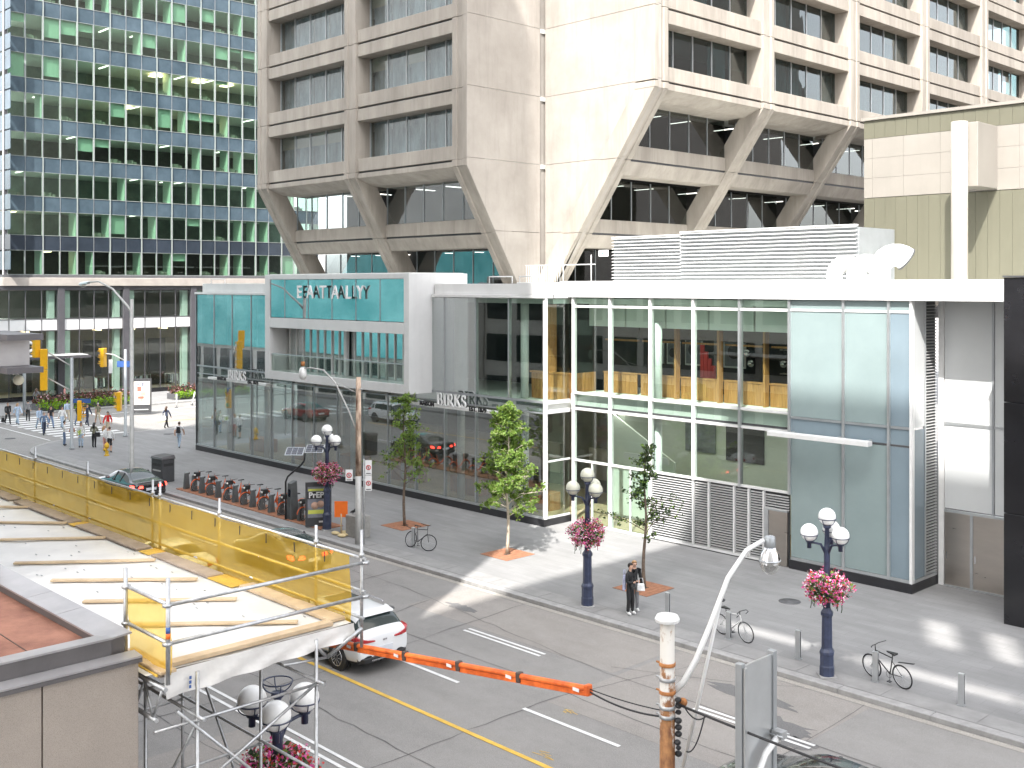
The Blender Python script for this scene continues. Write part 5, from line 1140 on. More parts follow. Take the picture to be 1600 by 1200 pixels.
# ------------------------------------------------------------------ vehicles
def vehicle(kind, loc, rz, paint, label, brake=False):
    """body lofted from stations; local x forward, origin on the road under the middle"""
    t = thing('parked_car' if kind == 'parked' else 'car', loc, label, 'car', None, rz)
    suv = kind == 'suv'
    Lh = 2.45; W = .95; hb = 1.02 if suv else .90; ht = 1.66 if suv else 1.44
    # x, bottom, belt, top, half width belt, half width top
    if suv: S = [(-2.46,.48,.86,.90,.74,.62),(-2.42,.34,1.04,1.10,.87,.72),(-2.30,.28,1.08,1.20,.92,.70),(-2.02,.24,1.09,1.58,.945,.66),(-1.75,.24,1.085,1.64,.95,.655),(-.6,.24,1.05,1.68,.955,.665),(.25,.24,1.03,1.66,.955,.66),(.55,.24,1.02,1.58,.95,.65),(1.25,.24,1.0,1.06,.945,.80),(1.75,.26,.97,1.02,.93,.78),(2.2,.3,.86,.92,.88,.7),(2.42,.4,.74,.78,.76,.6)]
    else: S = [(-2.42,.48,.82,.86,.76,.62),(-2.36,.34,.96,1.0,.88,.74),(-2.1,.28,.98,1.03,.92,.76),(-1.75,.24,.97,1.06,.935,.74),(-1.05,.22,.94,1.37,.94,.60),(-.35,.22,.92,1.44,.94,.60),(.2,.22,.91,1.42,.94,.595),(.55,.22,.90,1.32,.94,.58),(1.2,.22,.89,.95,.93,.76),(1.75,.24,.85,.9,.91,.74),(2.2,.3,.74,.8,.86,.68),(2.42,.4,.62,.66,.74,.56)]
    c0, c1 = (2, 8) if suv else (3, 8)
    def sec(s):
        x, zb, zl, zt, wl, wt = s; h = zl-zb
        half = [(0,zb),(wl*.80,zb),(wl*.96,zb+h*.14),(wl,zb+h*.42),(wl*1.0,zb+h*.72),(wl*.955,zl),(wt+(wl*.955-wt)*.12,zl+(zt-zl)*.86),(wt*.93,zl+(zt-zl)*.97),(wt*.5,zt+.012),(0,zt+.02)]
        return [(x, -a, b) for a, b in half] + [(x, a, b) for a, b in half[-2:0:-1]]
    rings = [sec(s) for s in S]; n = len(rings[0]); mb = MB(); vs_ = [p for r_ in rings for p in r_]; fs = []; ms = []
    for i in range(len(S)-1):
        for j in range(n):
            fs.append((i*n+j, i*n+(j+1) % n, (i+1)*n+(j+1) % n, (i+1)*n+j)); jj = j if j < n//2 else n-1-j
            g = 0
            if c0 <= i < c1 and jj == 5: g = 1
            if jj in (5, 6, 7, 8) and (i == c1-1): g = 1
            if suv and i == 2 and jj >= 6: g = 1
            if not suv and i == 3 and jj >= 6: g = 1
            if jj in (0, 1): g = 2
            ms.append(g)
    for f, g in zip(fs, ms): mb.add([vs_[k] for k in f], [(0,1,2,3)], g, True)
    mb.add(rings[0], [tuple(range(n))], 0); mb.add(rings[-1], [tuple(range(n))], 0)
    me = mb.mesh('body', [paint, 'car_glass', 'car_trim']); bm = bmesh.new(); bm.from_mesh(me); bmesh.ops.remove_doubles(bm, verts=bm.verts, dist=.0005); bmesh.ops.recalc_face_normals(bm, faces=bm.faces); bm.to_mesh(me); bm.free()
    for p in me.polygons: p.use_smooth = True
    o = put('body', me, t); md = o.modifiers.new('subsurf', 'SUBSURF'); md.levels = 1; md.render_levels = 2
    # pillars, sills, bumpers
    for s in (-1, 1):
        for xp in ((-1.55,-.55,.38) if suv else (-.75,.0)):
            w0, w1 = (.93,.70) if suv else (.90,.64); z0, z1 = (1.04,1.6) if suv else (.92,1.36)
            MB().bar((xp+.03, s*w0, z0), (xp-.02, s*w1, z1), .07, .03).build('pillar', paint if suv and xp == -1.55 else 'car_trim', t, world=False)
        MB().box(-1.1, s*.90, .22, 1.1, s*.965, .36).build('sill', 'car_trim', t, world=False, bevel=.02)
        MB().hexa([(.35,s*.94,.98),(.52,s*.94,.98),(.52,s*1.12,1.0),(.38,s*1.12,1.0),(.35,s*.94,1.1),(.5,s*.94,1.12),(.5,s*1.12,1.12),(.4,s*1.12,1.1)]).build('mirror', paint, t, world=False, bevel=.02)
        for xw in (-1.42, 1.42):
            R_ = .37 if suv else .335
            w = put('wheel', MB().tube([(0,-.11,0),(0,-.1,0),(0,.1,0),(0,.11,0)], [R_-.03,R_,R_,R_-.03], 26).mesh('wheel', 'rubber'), t, (xw, s*.84, R_))
            rm = MB().tube([(0,s*.112,0),(0,s*.118,0)], .255, 22)
            put('rim_back', rm.mesh('rim_back', 'car_trim'), w); sp_ = MB().ring((0,s*.115,0), .25, .016, (0,1,0), 26, 5)
            for k in range(10): a = k*math.pi/5; sp_.bar((math.cos(a)*.05, s*.125, math.sin(a)*.05), (math.cos(a)*.245, s*.12, math.sin(a)*.245), .022, .035, up=(0,1,0))
            put('rim', sp_.mesh('rim', 'alloy'), w)
            put('wheel_arch', MB().tube([(0,s*.0,0),(0,s*.109,0)], R_+.055, 26).mesh('wheel_arch', 'car_trim'), t, (xw, s*.842, R_+.01))
        tl = 'tail_lit' if brake else 'tail_red'
        if suv:
            tp = [(-2.49,.36,.93,.96),(-2.475,.6,.925,1.0),(-2.43,.8,.94,1.06),(-2.33,.93,.97,1.12),(-2.02,.985,1.03,1.14)]; tlm = MB()
            for (xa, ya, za, zb_), (xc, yc, zc_, zd) in zip(tp, tp[1:]): tlm.hexa([(xa,s*ya,za),(xc,s*yc,zc_),(xc+.2,s*yc*.8,zc_),(xa+.2,s*ya*.9,za),(xa,s*ya,zb_),(xc,s*yc,zd),(xc+.2,s*yc*.8,zd),(xa+.2,s*ya*.9,zb_)])
            tlm.build('tail_light', tl, t, world=False)
        else: MB().hexa([(-2.47,s*.42,.72),(-2.34,s*.93,.74),(-2.1,s*.96,.76),(-2.3,s*.42,.74),(-2.46,s*.42,.84),(-2.3,s*.93,.89),(-2.06,s*.955,.90),(-2.3,s*.42,.85)]).build('tail_light', tl, t, world=False, bevel=.01)
        MB().hexa([(2.25,s*.5,.62),(2.02,s*.88,.64),(1.9,s*.9,.66),(2.1,s*.5,.64),(2.26,s*.5,.74),(2.02,s*.885,.78),(1.9,s*.91,.8),(2.1,s*.5,.76)]).build('headlight', 'lamp_bead', t, world=False, bevel=.01)
    MB().box(-2.49,-.27,.62 if suv else .6,-2.465,.27,.76 if suv else .73).build('licence_plate', 'plate', t, world=False)
    MB().hexa([(-2.50,-.72,.36),(-2.50,.72,.36),(-2.3,.86,.34),(-2.3,-.86,.34),(-2.51,-.74,.5),(-2.51,.74,.5),(-2.3,.9,.52),(-2.3,-.9,.52)]).build('rear_bumper', 'car_trim', t, world=False, bevel=.02)
    if suv:
        MB().hexa([(-2.14,-.58,1.56),(-2.14,.58,1.56),(-1.8,.62,1.62),(-1.8,-.62,1.62),(-2.12,-.57,1.60),(-2.12,.57,1.60),(-1.8,.6,1.67),(-1.8,-.6,1.67)]).build('spoiler', paint, t, world=False, bevel=.012)
        for s in (-1, 1): MB().tube([(-1.6,s*.60,1.70),(-1.5,s*.60,1.735),(.2,s*.60,1.735),(.3,s*.60,1.69)], .018, 6).build('roof_rail', 'alloy', t, world=False)
        MB().box(-.9,-.45,1.697,.0,.45,1.703).build('sunroof', 'car_glass', t, world=False); MB().box(-2.475,-.07,.90,-2.46,.07,.95).build('emblem', 'chrome', t, world=False)
        MB().box(-2.52,-.5,.40,-2.505,.5,.44).build('skid_trim', 'alloy', t, world=False)
    return t
ZV = -.126
vehicle('suv', (-27.75,19.3,ZV), math.pi, 'car_white', 'white sport utility car seen from behind next to the yellow line')
vehicle('sedan', (-55.9,25.75,ZV), math.pi, 'car_black', 'black saloon car with lit tail lights in front of the litter bin', True)
vehicle('sedan', (-37.8,23.6,ZV), math.pi, 'car_grey', 'dark saloon car seen through the yellow netting', True)
vehicle('sedan', (-39.4,19.6,ZV), math.pi, 'car_white', 'white car mostly hidden below the scaffold deck')
vehicle('sedan', (-11.6,20.0,ZV), math.pi, 'car_black', 'black car at the lower right edge, only its roof in view')
vehicle('sedan', (-77.5,20.6,ZV), math.pi, 'car_red', 'dark red car beyond the left edge, mirrored in the shop glass')
vehicle('suv', (-70.5,16.6,ZV), 0, 'car_white', 'white car beyond the left edge, mirrored in the shop glass')

# ------------------------------------------------------------------ people
PEOPLE = []
def person(loc, face, label, shirt, trousers, hair, pose='stand', long_hair=False, shorts=False, sleeves='long', skin='skin_a', h=1.72, skirt=False, shoe='rubber', ph=1):
    PEOPLE.append(dict(locals()))
for nm, c in (('skin_a', (.55,.34,.25)), ('skin_b', (.36,.20,.13)), ('skin_c', (.62,.41,.31))): pm(nm, c, .55, var=.06, scale=8, local=True)
CLO = {'c_black': (.016,.016,.018), 'c_white': (.72,.72,.72), 'c_denim': (.13,.19,.30), 'c_pale_denim': (.36,.45,.56), 'c_red': (.62,.02,.018), 'c_grey': (.20,.20,.21), 'c_navy': (.03,.04,.075), 'c_sky': (.42,.52,.66),
       'c_olive': (.19,.19,.13), 'c_khaki': (.46,.40,.30), 'c_pink': (.58,.27,.25), 'h_black': (.015,.012,.011), 'h_brown': (.07,.038,.022), 'h_fair': (.42,.25,.12), 'h_grey': (.34,.32,.30), 'c_tan': (.34,.15,.08), 'c_lime': (.42,.55,.05), 'c_lav': (.42,.44,.60)}
for k, c in CLO.items(): pm(k, c, .8 if k[0] == 'c' else .5, var=.2, scale=9, local=True, bump=.2, bscale=18)
person((-91.4,31.9), 0, 'person in dark suit carrying a bag, leftmost on the zebra crossing', 'c_black', 'c_black', 'h_brown', 'walk')
person((-90.4,32.3), .2, 'person in pale denim beside the dark suit on the zebra crossing', 'c_sky', 'c_pale_denim', 'h_fair', 'walk', True, ph=-1)
person((-92.0,33.7), 2.8, 'person in grey jacket walking away by the far kerb', 'c_grey', 'c_black', 'h_black', 'walk')
person((-86.4,32.5), .1, 'person in light blue shirt in the crossing group, left', 'c_sky', 'c_pale_denim', 'h_brown', 'walk')
person((-82.8,31.5), -.2, 'person in denim jacket and pale cap in front of the crossing group', 'c_denim', 'c_navy', 'h_grey', 'walk', ph=-1)
person((-86.2,33.3), .1, 'person in black top and jeans in the crossing group', 'c_black', 'c_denim', 'h_brown', 'walk', True, sleeves='short')
person((-85.5,33.9), .1, 'person in white top and loose pale jeans in the crossing group', 'c_white', 'c_pale_denim', 'h_brown', 'walk', True, ph=-1)
person((-89.7,36.0), 3.0, 'person in sky blue shirt walking away behind the signal pole', 'c_sky', 'c_khaki', 'h_black', 'walk')
person((-86.3,35.5), .2, 'person in black vest half behind the signal pole', 'c_black', 'c_denim', 'h_black', 'walk')
person((-85.8,36.0), .2, 'person in long dark coat right of the signal pole', 'c_navy', 'c_navy', 'h_brown', 'walk', True, ph=-1)
person((-86.1,37.0), 3.2, 'person in olive shirt and shorts on the zebra crossing', 'c_olive', 'c_khaki', 'h_grey', 'walk', shorts=True, sleeves='short')
person((-79.7,35.0), -.8, 'person in bright red top with long dark hair', 'c_red', 'c_khaki', 'h_black', 'walk', True, shorts=True)
person((-75.3,30.0), 1.2, 'person in white shirt holding a tan bag by the signal pole', 'c_white', 'c_denim', 'h_black', 'hold')
person((-73.7,30.5), -.5, 'person half hidden right of the signal pole', 'c_white', 'c_pale_denim', 'h_black', 'stand', True)
person((-73.0,31.1), 2.4, 'person in olive top and black trousers looking at a phone', 'c_olive', 'c_black', 'h_black', 'hold', True)
person((-70.1,30.9), 2.6, 'person in white shirt and black shorts behind the hydrant', 'c_white', 'c_black', 'h_brown', 'stand', shorts=True)
person((-70.9,30.9), 1.0, 'person in pale top and pink skirt beside the hydrant', 'c_white', 'c_pink', 'h_fair', 'stand', True, shorts=True)
person((-80.0,39.8), 2.0, 'person in dark clothes striding across the side street with a white bag', 'c_navy', 'c_black', 'h_brown', 'walk', True)
person((-68.9,35.2), 2.36, 'person in white shirt with backpack by the pavilion corner', 'c_white', 'c_pale_denim', 'h_brown', 'walk', sleeves='short', h=1.78)
person((-100.6,37.6), 2.0, 'person in grey dress walking by the shop entrance', 'c_grey', 'c_grey', 'h_brown', 'walk', True, shorts=True)
person((-101.3,40.4), 1.0, 'person in pink top sitting height behind the planter', 'c_pink', 'c_white', 'h_brown', 'stand', True)
person((-23.55,28.2), .15, 'person in black tracksuit and white shoes looking at a phone', 'c_black', 'c_black', 'h_black', 'hold', h=1.74, shoe='c_white')
person((-23.72,28.62), -.5, 'person with fair hair and striped bag behind the one in black', 'c_black', 'c_grey', 'h_fair', 'stand', True, h=1.72, shoe='c_white')
person((-24.75,40.9), 0, 'person in pale shirt seated at the upstairs bar window', 'c_sky', 'c_denim', 'h_black', 'stand', h=1.7)
def skeleton(P):
    s = P['h']/1.75; w = P['pose'] == 'walk'; ph = P['ph']; V = []; E_ = []; Rr = []
    def v(x, y, z, r, par=None):
        V.append((x*s, y*s, z*s)); Rr.append(r*s); i = len(V)-1
        if par is not None: E_.append((par, i))
        return i
    pel = v(0,0,.96,.13); wai = v(0,0,1.10,.118,pel); che = v(.01,0,1.30,.138,wai); nb = v(0,0,1.45,.075,che); nk = v(.01,0,1.52,.05,nb); hd = v(.03,0,1.61,.085,nk); ht = v(.025,0,1.70,.075,hd)
    tags_ = {pel:'t', wai:'s', che:'s', nb:'s', nk:'k', hd:'k', ht:'k'}
    for sd in (-1, 1):
        f = sd*ph; sw = .24*f if w else .03*f
        a = v(0,sd*.16,1.41,.07,nb); tags_[a] = 's'
        if P['pose'] == 'hold': e = v(.03,sd*.21,1.14,.054,a); h_ = v(.24,sd*.09,1.14,.032,e); hh = v(.31,sd*.05,1.16,.036,h_)
        else: e = v(-sw*.5,sd*.22,1.14,.054,a); h_ = v(-sw*.8+.08,sd*.235,.90,.04,e); hh = v(-sw*.85+.11,sd*.235,.80,.034,h_)
        tags_[e] = 'e'; tags_[h_] = 'h'; tags_[hh] = 'h'
        hp = v(0,sd*.085,.90,.104,pel); kn = v(sw*.62+.03,sd*.09,.50,.076,hp); an = v(sw*1.15-(.07 if w and f < 0 else 0),sd*.09,.10+(.06 if w and f < 0 else 0),.056,kn); to = v(sw*1.15+.14-(.07 if w and f < 0 else 0),sd*.10,.045+(.01 if w and f < 0 else 0),.045,an)
        tags_[hp] = 't'; tags_[kn] = 'c'; tags_[an] = 'f'; tags_[to] = 'f'
    return V, E_, Rr, tags_
tmp = []
for P in PEOPLE:
    V, E_, Rr, tg = skeleton(P); me = bpy.data.meshes.new('body'); me.from_pydata(V, E_, []); ob_ = bpy.data.objects.new('body', me); COL.objects.link(ob_)
    md = ob_.modifiers.new('skin', 'SKIN'); md.use_smooth_shade = True; md.branch_smoothing = .6
    for i, sv in enumerate(me.skin_vertices[0].data):
        r_ = Rr[i]; sv.radius = (r_, r_); sv.use_root = (i == 0)
    ob_.modifiers.new('sub', 'SUBSURF').levels = 1; tmp.append((P, ob_, V, tg))
dg = bpy.context.evaluated_depsgraph_get(); dg.update()
for P, ob_, V, tg in tmp:
    me = bpy.data.meshes.new_from_object(ob_.evaluated_get(dg)); bpy.data.objects.remove(ob_)
    me.materials.clear(); mats_ = [P['shirt'], P['trousers'], P['skin'], P['shoe']]
    for m_ in mats_: me.materials.append(M[m_])
    for vx in me.vertices:   # flatten the trunk front to back
        if abs(vx.co.y) < .15 and .85 < vx.co.z < 1.5: vx.co.x *= .82
        vx.co.y *= 1.12 if .95 < vx.co.z < 1.48 else 1
    s = P['h']/1.75
    for p in me.polygons:
        c = p.center; k = min(range(len(V)), key=lambda i: (V[i][0]-c.x)**2+(V[i][1]-c.y)**2+(V[i][2]-c.z)**2); g = tg[k]
        mi = {'s':0, 't':1, 'k':2, 'h':2, 'e':0, 'c':1, 'f':3}[g]
        if g == 'e' and P['sleeves'] == 'short' and c.z < 1.26*s: mi = 2
        if P['pose'] == 'hold' and g == 'h' and c.x < .2*s: mi = 0 if P['sleeves'] == 'long' else 2
        if g == 'h' and c.z > .93*s and P['pose'] != 'hold' and P['sleeves'] == 'long': mi = 0
        if mi == 1 and c.z > 1.0*s: mi = 0
        if mi == 1 and P['shorts'] and c.z < .5*s: mi = 2
        if g == 'f' and c.z > .13*s: mi = 2 if P['shorts'] else 1
        p.material_index = mi; p.use_smooth = True
    me.name = 'body'; z = 0.0
    x, y = P['loc']
    if x < -79.2 and y < 45 and x > -96.4: z = -.126
    if P['loc'][0] < -96.5: z = .02
    if y > 40.5 and x > -30: z = 5.35
    t = thing('person', (x, y, z), P['label'], 'person', 'people on the street' if z < 5 else None, P['face']); put('body', me, t)
    hr = MB().ball((.012*s, 0, 1.665*s), .098*s, 12, 8, sc=(1,.92,1)); hr.v = [q_ if q_[0] < .045*s or q_[2] > 1.69*s else (q_[0]*.35+.02, q_[1]*.8, max(q_[2], 1.69*s)) for q_ in hr.v]
    if P['long_hair']: hr.tube([(-.03*s,0,1.68*s),(-.075*s,0,1.58*s),(-.085*s,0,1.45*s),(-.09*s,0,1.34*s)], [.07*s,.09*s,.085*s,.04*s], 10)
    hr.build('hair', P['hair'], t, world=False)
    MB().ball((.118*s,0,1.60*s), .016*s, 6, 5).build('nose', P['skin'], t, world=False)
    for sd in (-1, 1):
        MB().ball((.103*s,sd*.032*s,1.628*s), .010*s, 6, 4).build('eye', 'h_black', t, world=False); MB().ball((.02*s,sd*.087*s,1.61*s), .022*s, 6, 5, sc=(.7,.4,1.2)).build('ear', P['skin'], t, world=False)
    MB().box(.098*s,-.022*s,1.562*s,.108*s,.022*s,1.569*s).build('mouth', 'c_pink', t, world=False)
def bag(name, loc, size, mat, label, rz=0, strap=True):
    t = thing(name, loc, label, 'bag', None, rz); a, b, c = size
    MB().hexa([(-a,-b,0),(a,-b,0),(a,b,0),(-a,b,0),(-a*.8,-b*.6,c),(a*.8,-b*.6,c),(a*.8,b*.6,c),(-a*.8,b*.6,c)]).build('pouch', mat, t, world=False, bevel=.02)
    if strap: MB().tube([(-a*.6,0,c),(-a*.4,0,c+.18),(a*.4,0,c+.18),(a*.6,0,c)], .012, 5).build('strap', mat, t, world=False)
bag('handbag', (-74.95,30.4,.95), (.2,.09,.26), 'c_tan', 'tan bag held by the person in white shirt', .8)
bag('shoulder_bag', (-72.7,31.2,.78), (.2,.1,.3), 'c_black', 'black bag of the person looking at a phone', .8)
bag('backpack', (-68.72,35.05,1.05), (.1,.15,.42), 'c_black', 'black backpack on the person by the pavilion corner', 2.36, False)
bag('handbag', (-79.75,39.45,.6), (.2,.07,.28), 'c_white', 'white bag of the person striding across the side street', .8)
bag('belt_bag', (-23.36,28.12,.98), (.06,.13,.13), 'rubber', 'small black bag on the person in black', .4)
bag('tote_bag', (-23.47,28.67,.74), (.14,.07,.24), 'c_white', 'pale tote bag beside the person with fair hair', .7)
bag('shopping_bag', (-23.73,28.12,.82), (.05,.11,.5), 'c_lav', 'pale lilac bag behind the person in black', .5)
bag('suit_bag', (-91.75,31.65,.0), (.16,.08,.36), 'c_black', 'dark bag carried by the person in dark suit', .3)
pn = thing('yellow_flowers', (-73.3,30.2,1.0), 'yellow bunch held beside the signal pole', 'bouquet'); leafy(60, lambda q: (q.gauss(0,.08), q.gauss(0,.08), q.gauss(.1,.08)), .09, 3, ['c_lime']).build('bunch', 'c_lime', pn, world=False, kind='stuff')

# ------------------------------------------------------------------ near pole with lamp arms, cables and the back of a sign board
pp = thing('utility_pole', (-7.33,9.4,0), 'peeling white and rust steel pole with cable clamps in the foreground', 'utility pole')
def peel():
    m, nt, out = nodes('peeling'); b = N(nt, 'BsdfPrincipled', Roughness=.7); v = coords(nt, False, (1,1,.55))
    f = noise(nt, v, 5.5, 6, .7); z = nt.nodes.new('ShaderNodeSeparateXYZ'); nt.links.new(nt.nodes.new('ShaderNodeNewGeometry').outputs['Position'], z.inputs[0])
    mr = N(nt, 'MapRange'); mr.inputs[1].default_value = 5.2; mr.inputs[2].default_value = 7.1; mr.inputs[3].default_value = .34; mr.inputs[4].default_value = -.07; nt.links.new(z.outputs[2], mr.inputs[0])
    ad = N(nt, 'Math', operation='ADD'); nt.links.new(f, ad.inputs[0]); nt.links.new(mr.outputs[0], ad.inputs[1])
    c = mixc(nt, ramp(nt, ad.outputs[0], [(.5, 0), (.58, 1)]), (.60,.575,.53), ramp(nt, noise(nt, v, 14, 4), [(.3, (.14,.055,.025)), (.7, (.36,.17,.06))])); nt.links.new(c, b.inputs['Base Color'])
    bp = N(nt, 'Bump', Strength=.5, Distance=.01); nt.links.new(ad.outputs[0], bp.inputs['Height']); nt.links.new(bp.outputs[0], b.inputs['Normal']); nt.links.new(b.outputs[0], out.inputs[0])
peel()
MB().lathe([(.1,0),(.092,3),(.078,7.38)], n=16).build('shaft', 'peeling', pp, world=False); MB().lathe([(.08,7.36),(.13,7.38),(.135,7.41),(.115,7.445),(.02,7.455)], n=18, sm=False).build('cap', 'white_metal', pp, world=False)
for z, m_ in ((6.92,'rust'),(6.76,'steel_galv'),(6.62,'rust'),(6.46,'steel_galv'),(6.36,'steel_galv')):
    MB().lathe([(.086,z-.02),(.09,z-.018),(.09,z+.018),(.086,z+.02)], n=16).tube([(-.13,-.02,z),(-.08,-.02,z)], .012, 5).build('band', m_, pp, world=False)
q = random.Random(6)
for k in range(9): z = 5.95+k*.075; a = .6+q.uniform(-.4,.4); MB().ball((math.cos(a)*.12, math.sin(a)*.12, z), q.uniform(.025,.045), 8, 6, sc=(1,1,.8)).build('insulator', 'ink', pp, world=False)
MB().ball((.11,.13,6.5), .05, 8, 6).build('insulator', 'rust', pp, world=False)
# from the pole towards the middle of the road
MB().tube([(.02,.06,6.6),(.06,.2,6.68),(.11,.36,6.9),(.17,.56,7.28),(.24,.78,7.75),(.32,1.02,8.03),(.4,1.24,8.12)], [.036,.034,.032,.03,.028,.026,.026], 10).build('lamp_arm', 'white_metal', pp, world=False)
lum = Vector((.43,1.32,8.10))
MB().lathe([(.045,.06),(.06,.05),(.065,-.06),(.05,-.07)], lum, 12).build('lamp_socket', 'pole_grey', pp, world=False); MB().lathe([(.05,-.05),(.1,-.14),(.115,-.2),(.118,-.215)], lum, 18).build('reflector', 'chrome', pp, world=False)
MB().lathe([(.118,-.215),(.115,-.27),(.085,-.34),(.04,-.37),(.01,-.375)], lum, 18).build('refractor', 'glass_lamp', pp, world=False); MB().ring((lum.x,lum.y,lum.z-.215), .12, .008, (0,0,1), 20, 5).build('collar_ring', 'alu', pp, world=False)
# second pole: slim white, with the sign board arms
wp_ = thing('sign_pole', (-6.75,9.55,0), 'slim white pole rising behind the rusty pole to the lamp arm', 'pole')
MB().tube([(-.62,-.12,5.0),(-.5,.25,6.3),(-.40,.58,7.5)], .02, 8).build('shaft', 'white_paint', wp_, world=False); MB().ring((-.40,.58,7.5), .04, .01, (0,0,1), 12, 5).build('clamp', 'charcoal', wp_, world=False)
MB().tube([(-.62,-.12,5.0),(-.7,-.3,0)], .022, 8).build('lower_shaft', 'white_paint', wp_, world=False)
bd = thing('sign_board', (-6.4,9.6,5.4), 'grey back of a tall sign board on curved white arms', 'sign')
def qb(nm, mat, y0, y1, z0, z1, x0=-6.44, x1=-6.41, bv=0): return MB().box(x0, y0, z0, x1, y1, z1).build(nm, mat, bd, bevel=bv)
qb('panel', 'alu', 9.48, 10.0, 5.0, 7.1)
for y0 in (9.41, 10.0): qb('channel', 'alu_grey', y0, y0+.07, 5.0, 7.14, -6.47, -6.39, .006)
qb('channel', 'alu', 9.43, 9.475, 5.0, 7.1, -6.38, -6.36)
MB().tube([(-6.33,9.2,4.9),(-6.33,9.35,5.45),(-6.33,9.55,5.9),(-6.33,9.75,6.15),(-6.33,10.02,6.28)], .035, 10).build('arm', 'white_metal', bd)
for (y, z) in ((9.42,5.62),(10.02,6.28)): MB().box(-6.4,y-.05,z-.04,-6.27,y+.05,z+.04).tube([(-6.42,y-.06,z),(-6.25,y-.06,z)], .012, 5).tube([(-6.42,y+.06,z),(-6.25,y+.06,z)], .012, 5).build('clamp', 'steel_galv', bd)
MB().tube([(-6.33,9.2,4.9),(-6.33,9.1,0)], .035, 10).build('post', 'white_metal', bd)
def cable(p0, p1, sag, label, r_=.011, mat='ink'):
    P = [Vector(p0).lerp(Vector(p1), i/14)+Vector((0,0,-sag*4*(i/14)*(1-i/14))) for i in range(15)]
    t = thing('cable', p0, label, 'cable', 'overhead cables'); MB().tube(P, r_, 5).build('strand', mat, t)
cable((-8.55,9.5,6.27), (-7.33,9.42,6.34), .06, 'black cable from the orange cover to the rusty pole')
cable((-8.55,9.5,6.30), (-7.25,9.5,6.38), .03, 'second thinner cable between the orange cover and the rusty pole', .007)
cable((-7.25,9.45,6.5), (-2.6,9.6,6.35), .05, 'thick cable running from the rusty pole to the lower right', .014)
cable((-7.2,9.5,6.5), (-6.95,9.6,6.42), .1, 'short drooping jumper cable at the rusty pole', .008)
cable((-7.15,9.5,6.0), (-6.95,9.55,6.42), .12, 'looped jumper cable below the rusty pole clamps', .008)
# orange line covers
oc = thing('line_cover', (-13.5,9.6,5.5), 'string of orange line covers along the overhead cable', 'line cover')
A0, B0 = Vector((-14.4,9.62,5.50)), Vector((-8.55,9.5,6.285)); nseg = 5
for i in range(nseg):
    a = A0.lerp(B0, i/nseg); b = A0.lerp(B0, (i+1)/nseg); d = (b-a).normalized()
    lshift(MB().bar(a+Vector((0,0,.015)), b-d*.02+Vector((0,0,.015)), .075, .06), lambda x, y, z: (x, y, z)).build('cover', 'orange', oc, bevel=.02)
    MB().bar(a-Vector((0,0,.05)), b-d*.02-Vector((0,0,.045)), .035, .06).build('cover_skirt', 'orange', oc, bevel=.006)
    MB().bar(b-d*.05, b+d*.02, .09, .125).build('joint', 'brown_beam' if i < nseg-1 else 'orange', oc, bevel=.01)
    c = b-d*.2+Vector((.02,-.0435,-.005)); MB().box(c.x-.05, c.y, c.z-.02, c.x+.05, c.y+.004, c.z+.02).build('tag', 'sign_white', oc)

# ------------------------------------------------------------------ low building in the corner of the view
lb = thing('low_building', (-16,0,0), 'low stucco building with red roof and dark metal parapet at lower left', 'building')
MB().box(-18.95, -20, 0, -13.42, 6.2, 6.0).build('body', 'stucco', lb)
for k, (y0, y1) in enumerate(((3.0,5.05),(5.07,6.25),(.9,2.98))): MB().box(-13.41, y0, 0, -13.36, y1, 6.27).build('wall_panel', 'stucco', lb)
MB().box(-18.95, 6.21, 0, -13.37, 6.27, 6.2).build('wall_panel', 'stucco', lb)
MB().box(-18.9, -20, 6.005, -13.80, 5.94, 6.36).build('roof', 'roof_red', lb)
for k in range(6): MB().box(-18.9, 5.2-k*.95, 6.361, -13.82, 5.215-k*.95, 6.365).build('roof_seam', 'mulch', lb)
# parapet: front run and end run with sloping metal caps
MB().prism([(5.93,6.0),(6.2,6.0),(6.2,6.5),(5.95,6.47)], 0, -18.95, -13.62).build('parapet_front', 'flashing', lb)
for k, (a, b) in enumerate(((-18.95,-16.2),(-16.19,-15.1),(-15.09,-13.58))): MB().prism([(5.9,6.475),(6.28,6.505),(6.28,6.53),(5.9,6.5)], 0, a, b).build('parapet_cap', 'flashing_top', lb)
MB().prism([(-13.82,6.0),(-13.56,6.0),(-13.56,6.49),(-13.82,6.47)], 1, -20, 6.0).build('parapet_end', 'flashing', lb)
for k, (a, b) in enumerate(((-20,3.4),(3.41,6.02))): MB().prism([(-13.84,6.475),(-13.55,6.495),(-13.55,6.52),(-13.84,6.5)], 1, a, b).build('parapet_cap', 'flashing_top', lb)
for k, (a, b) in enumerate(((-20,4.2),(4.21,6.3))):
    MB().prism([(-13.55,6.30),(-13.32,6.28),(-13.32,6.255),(-13.55,6.27)], 1, a, b).build('ledge_cap', 'flashing_top', lb); MB().prism([(-13.36,6.25),(-13.315,6.25),(-13.315,6.2),(-13.36,6.2)], 1, a, b).build('drip_edge', 'flashing', lb)
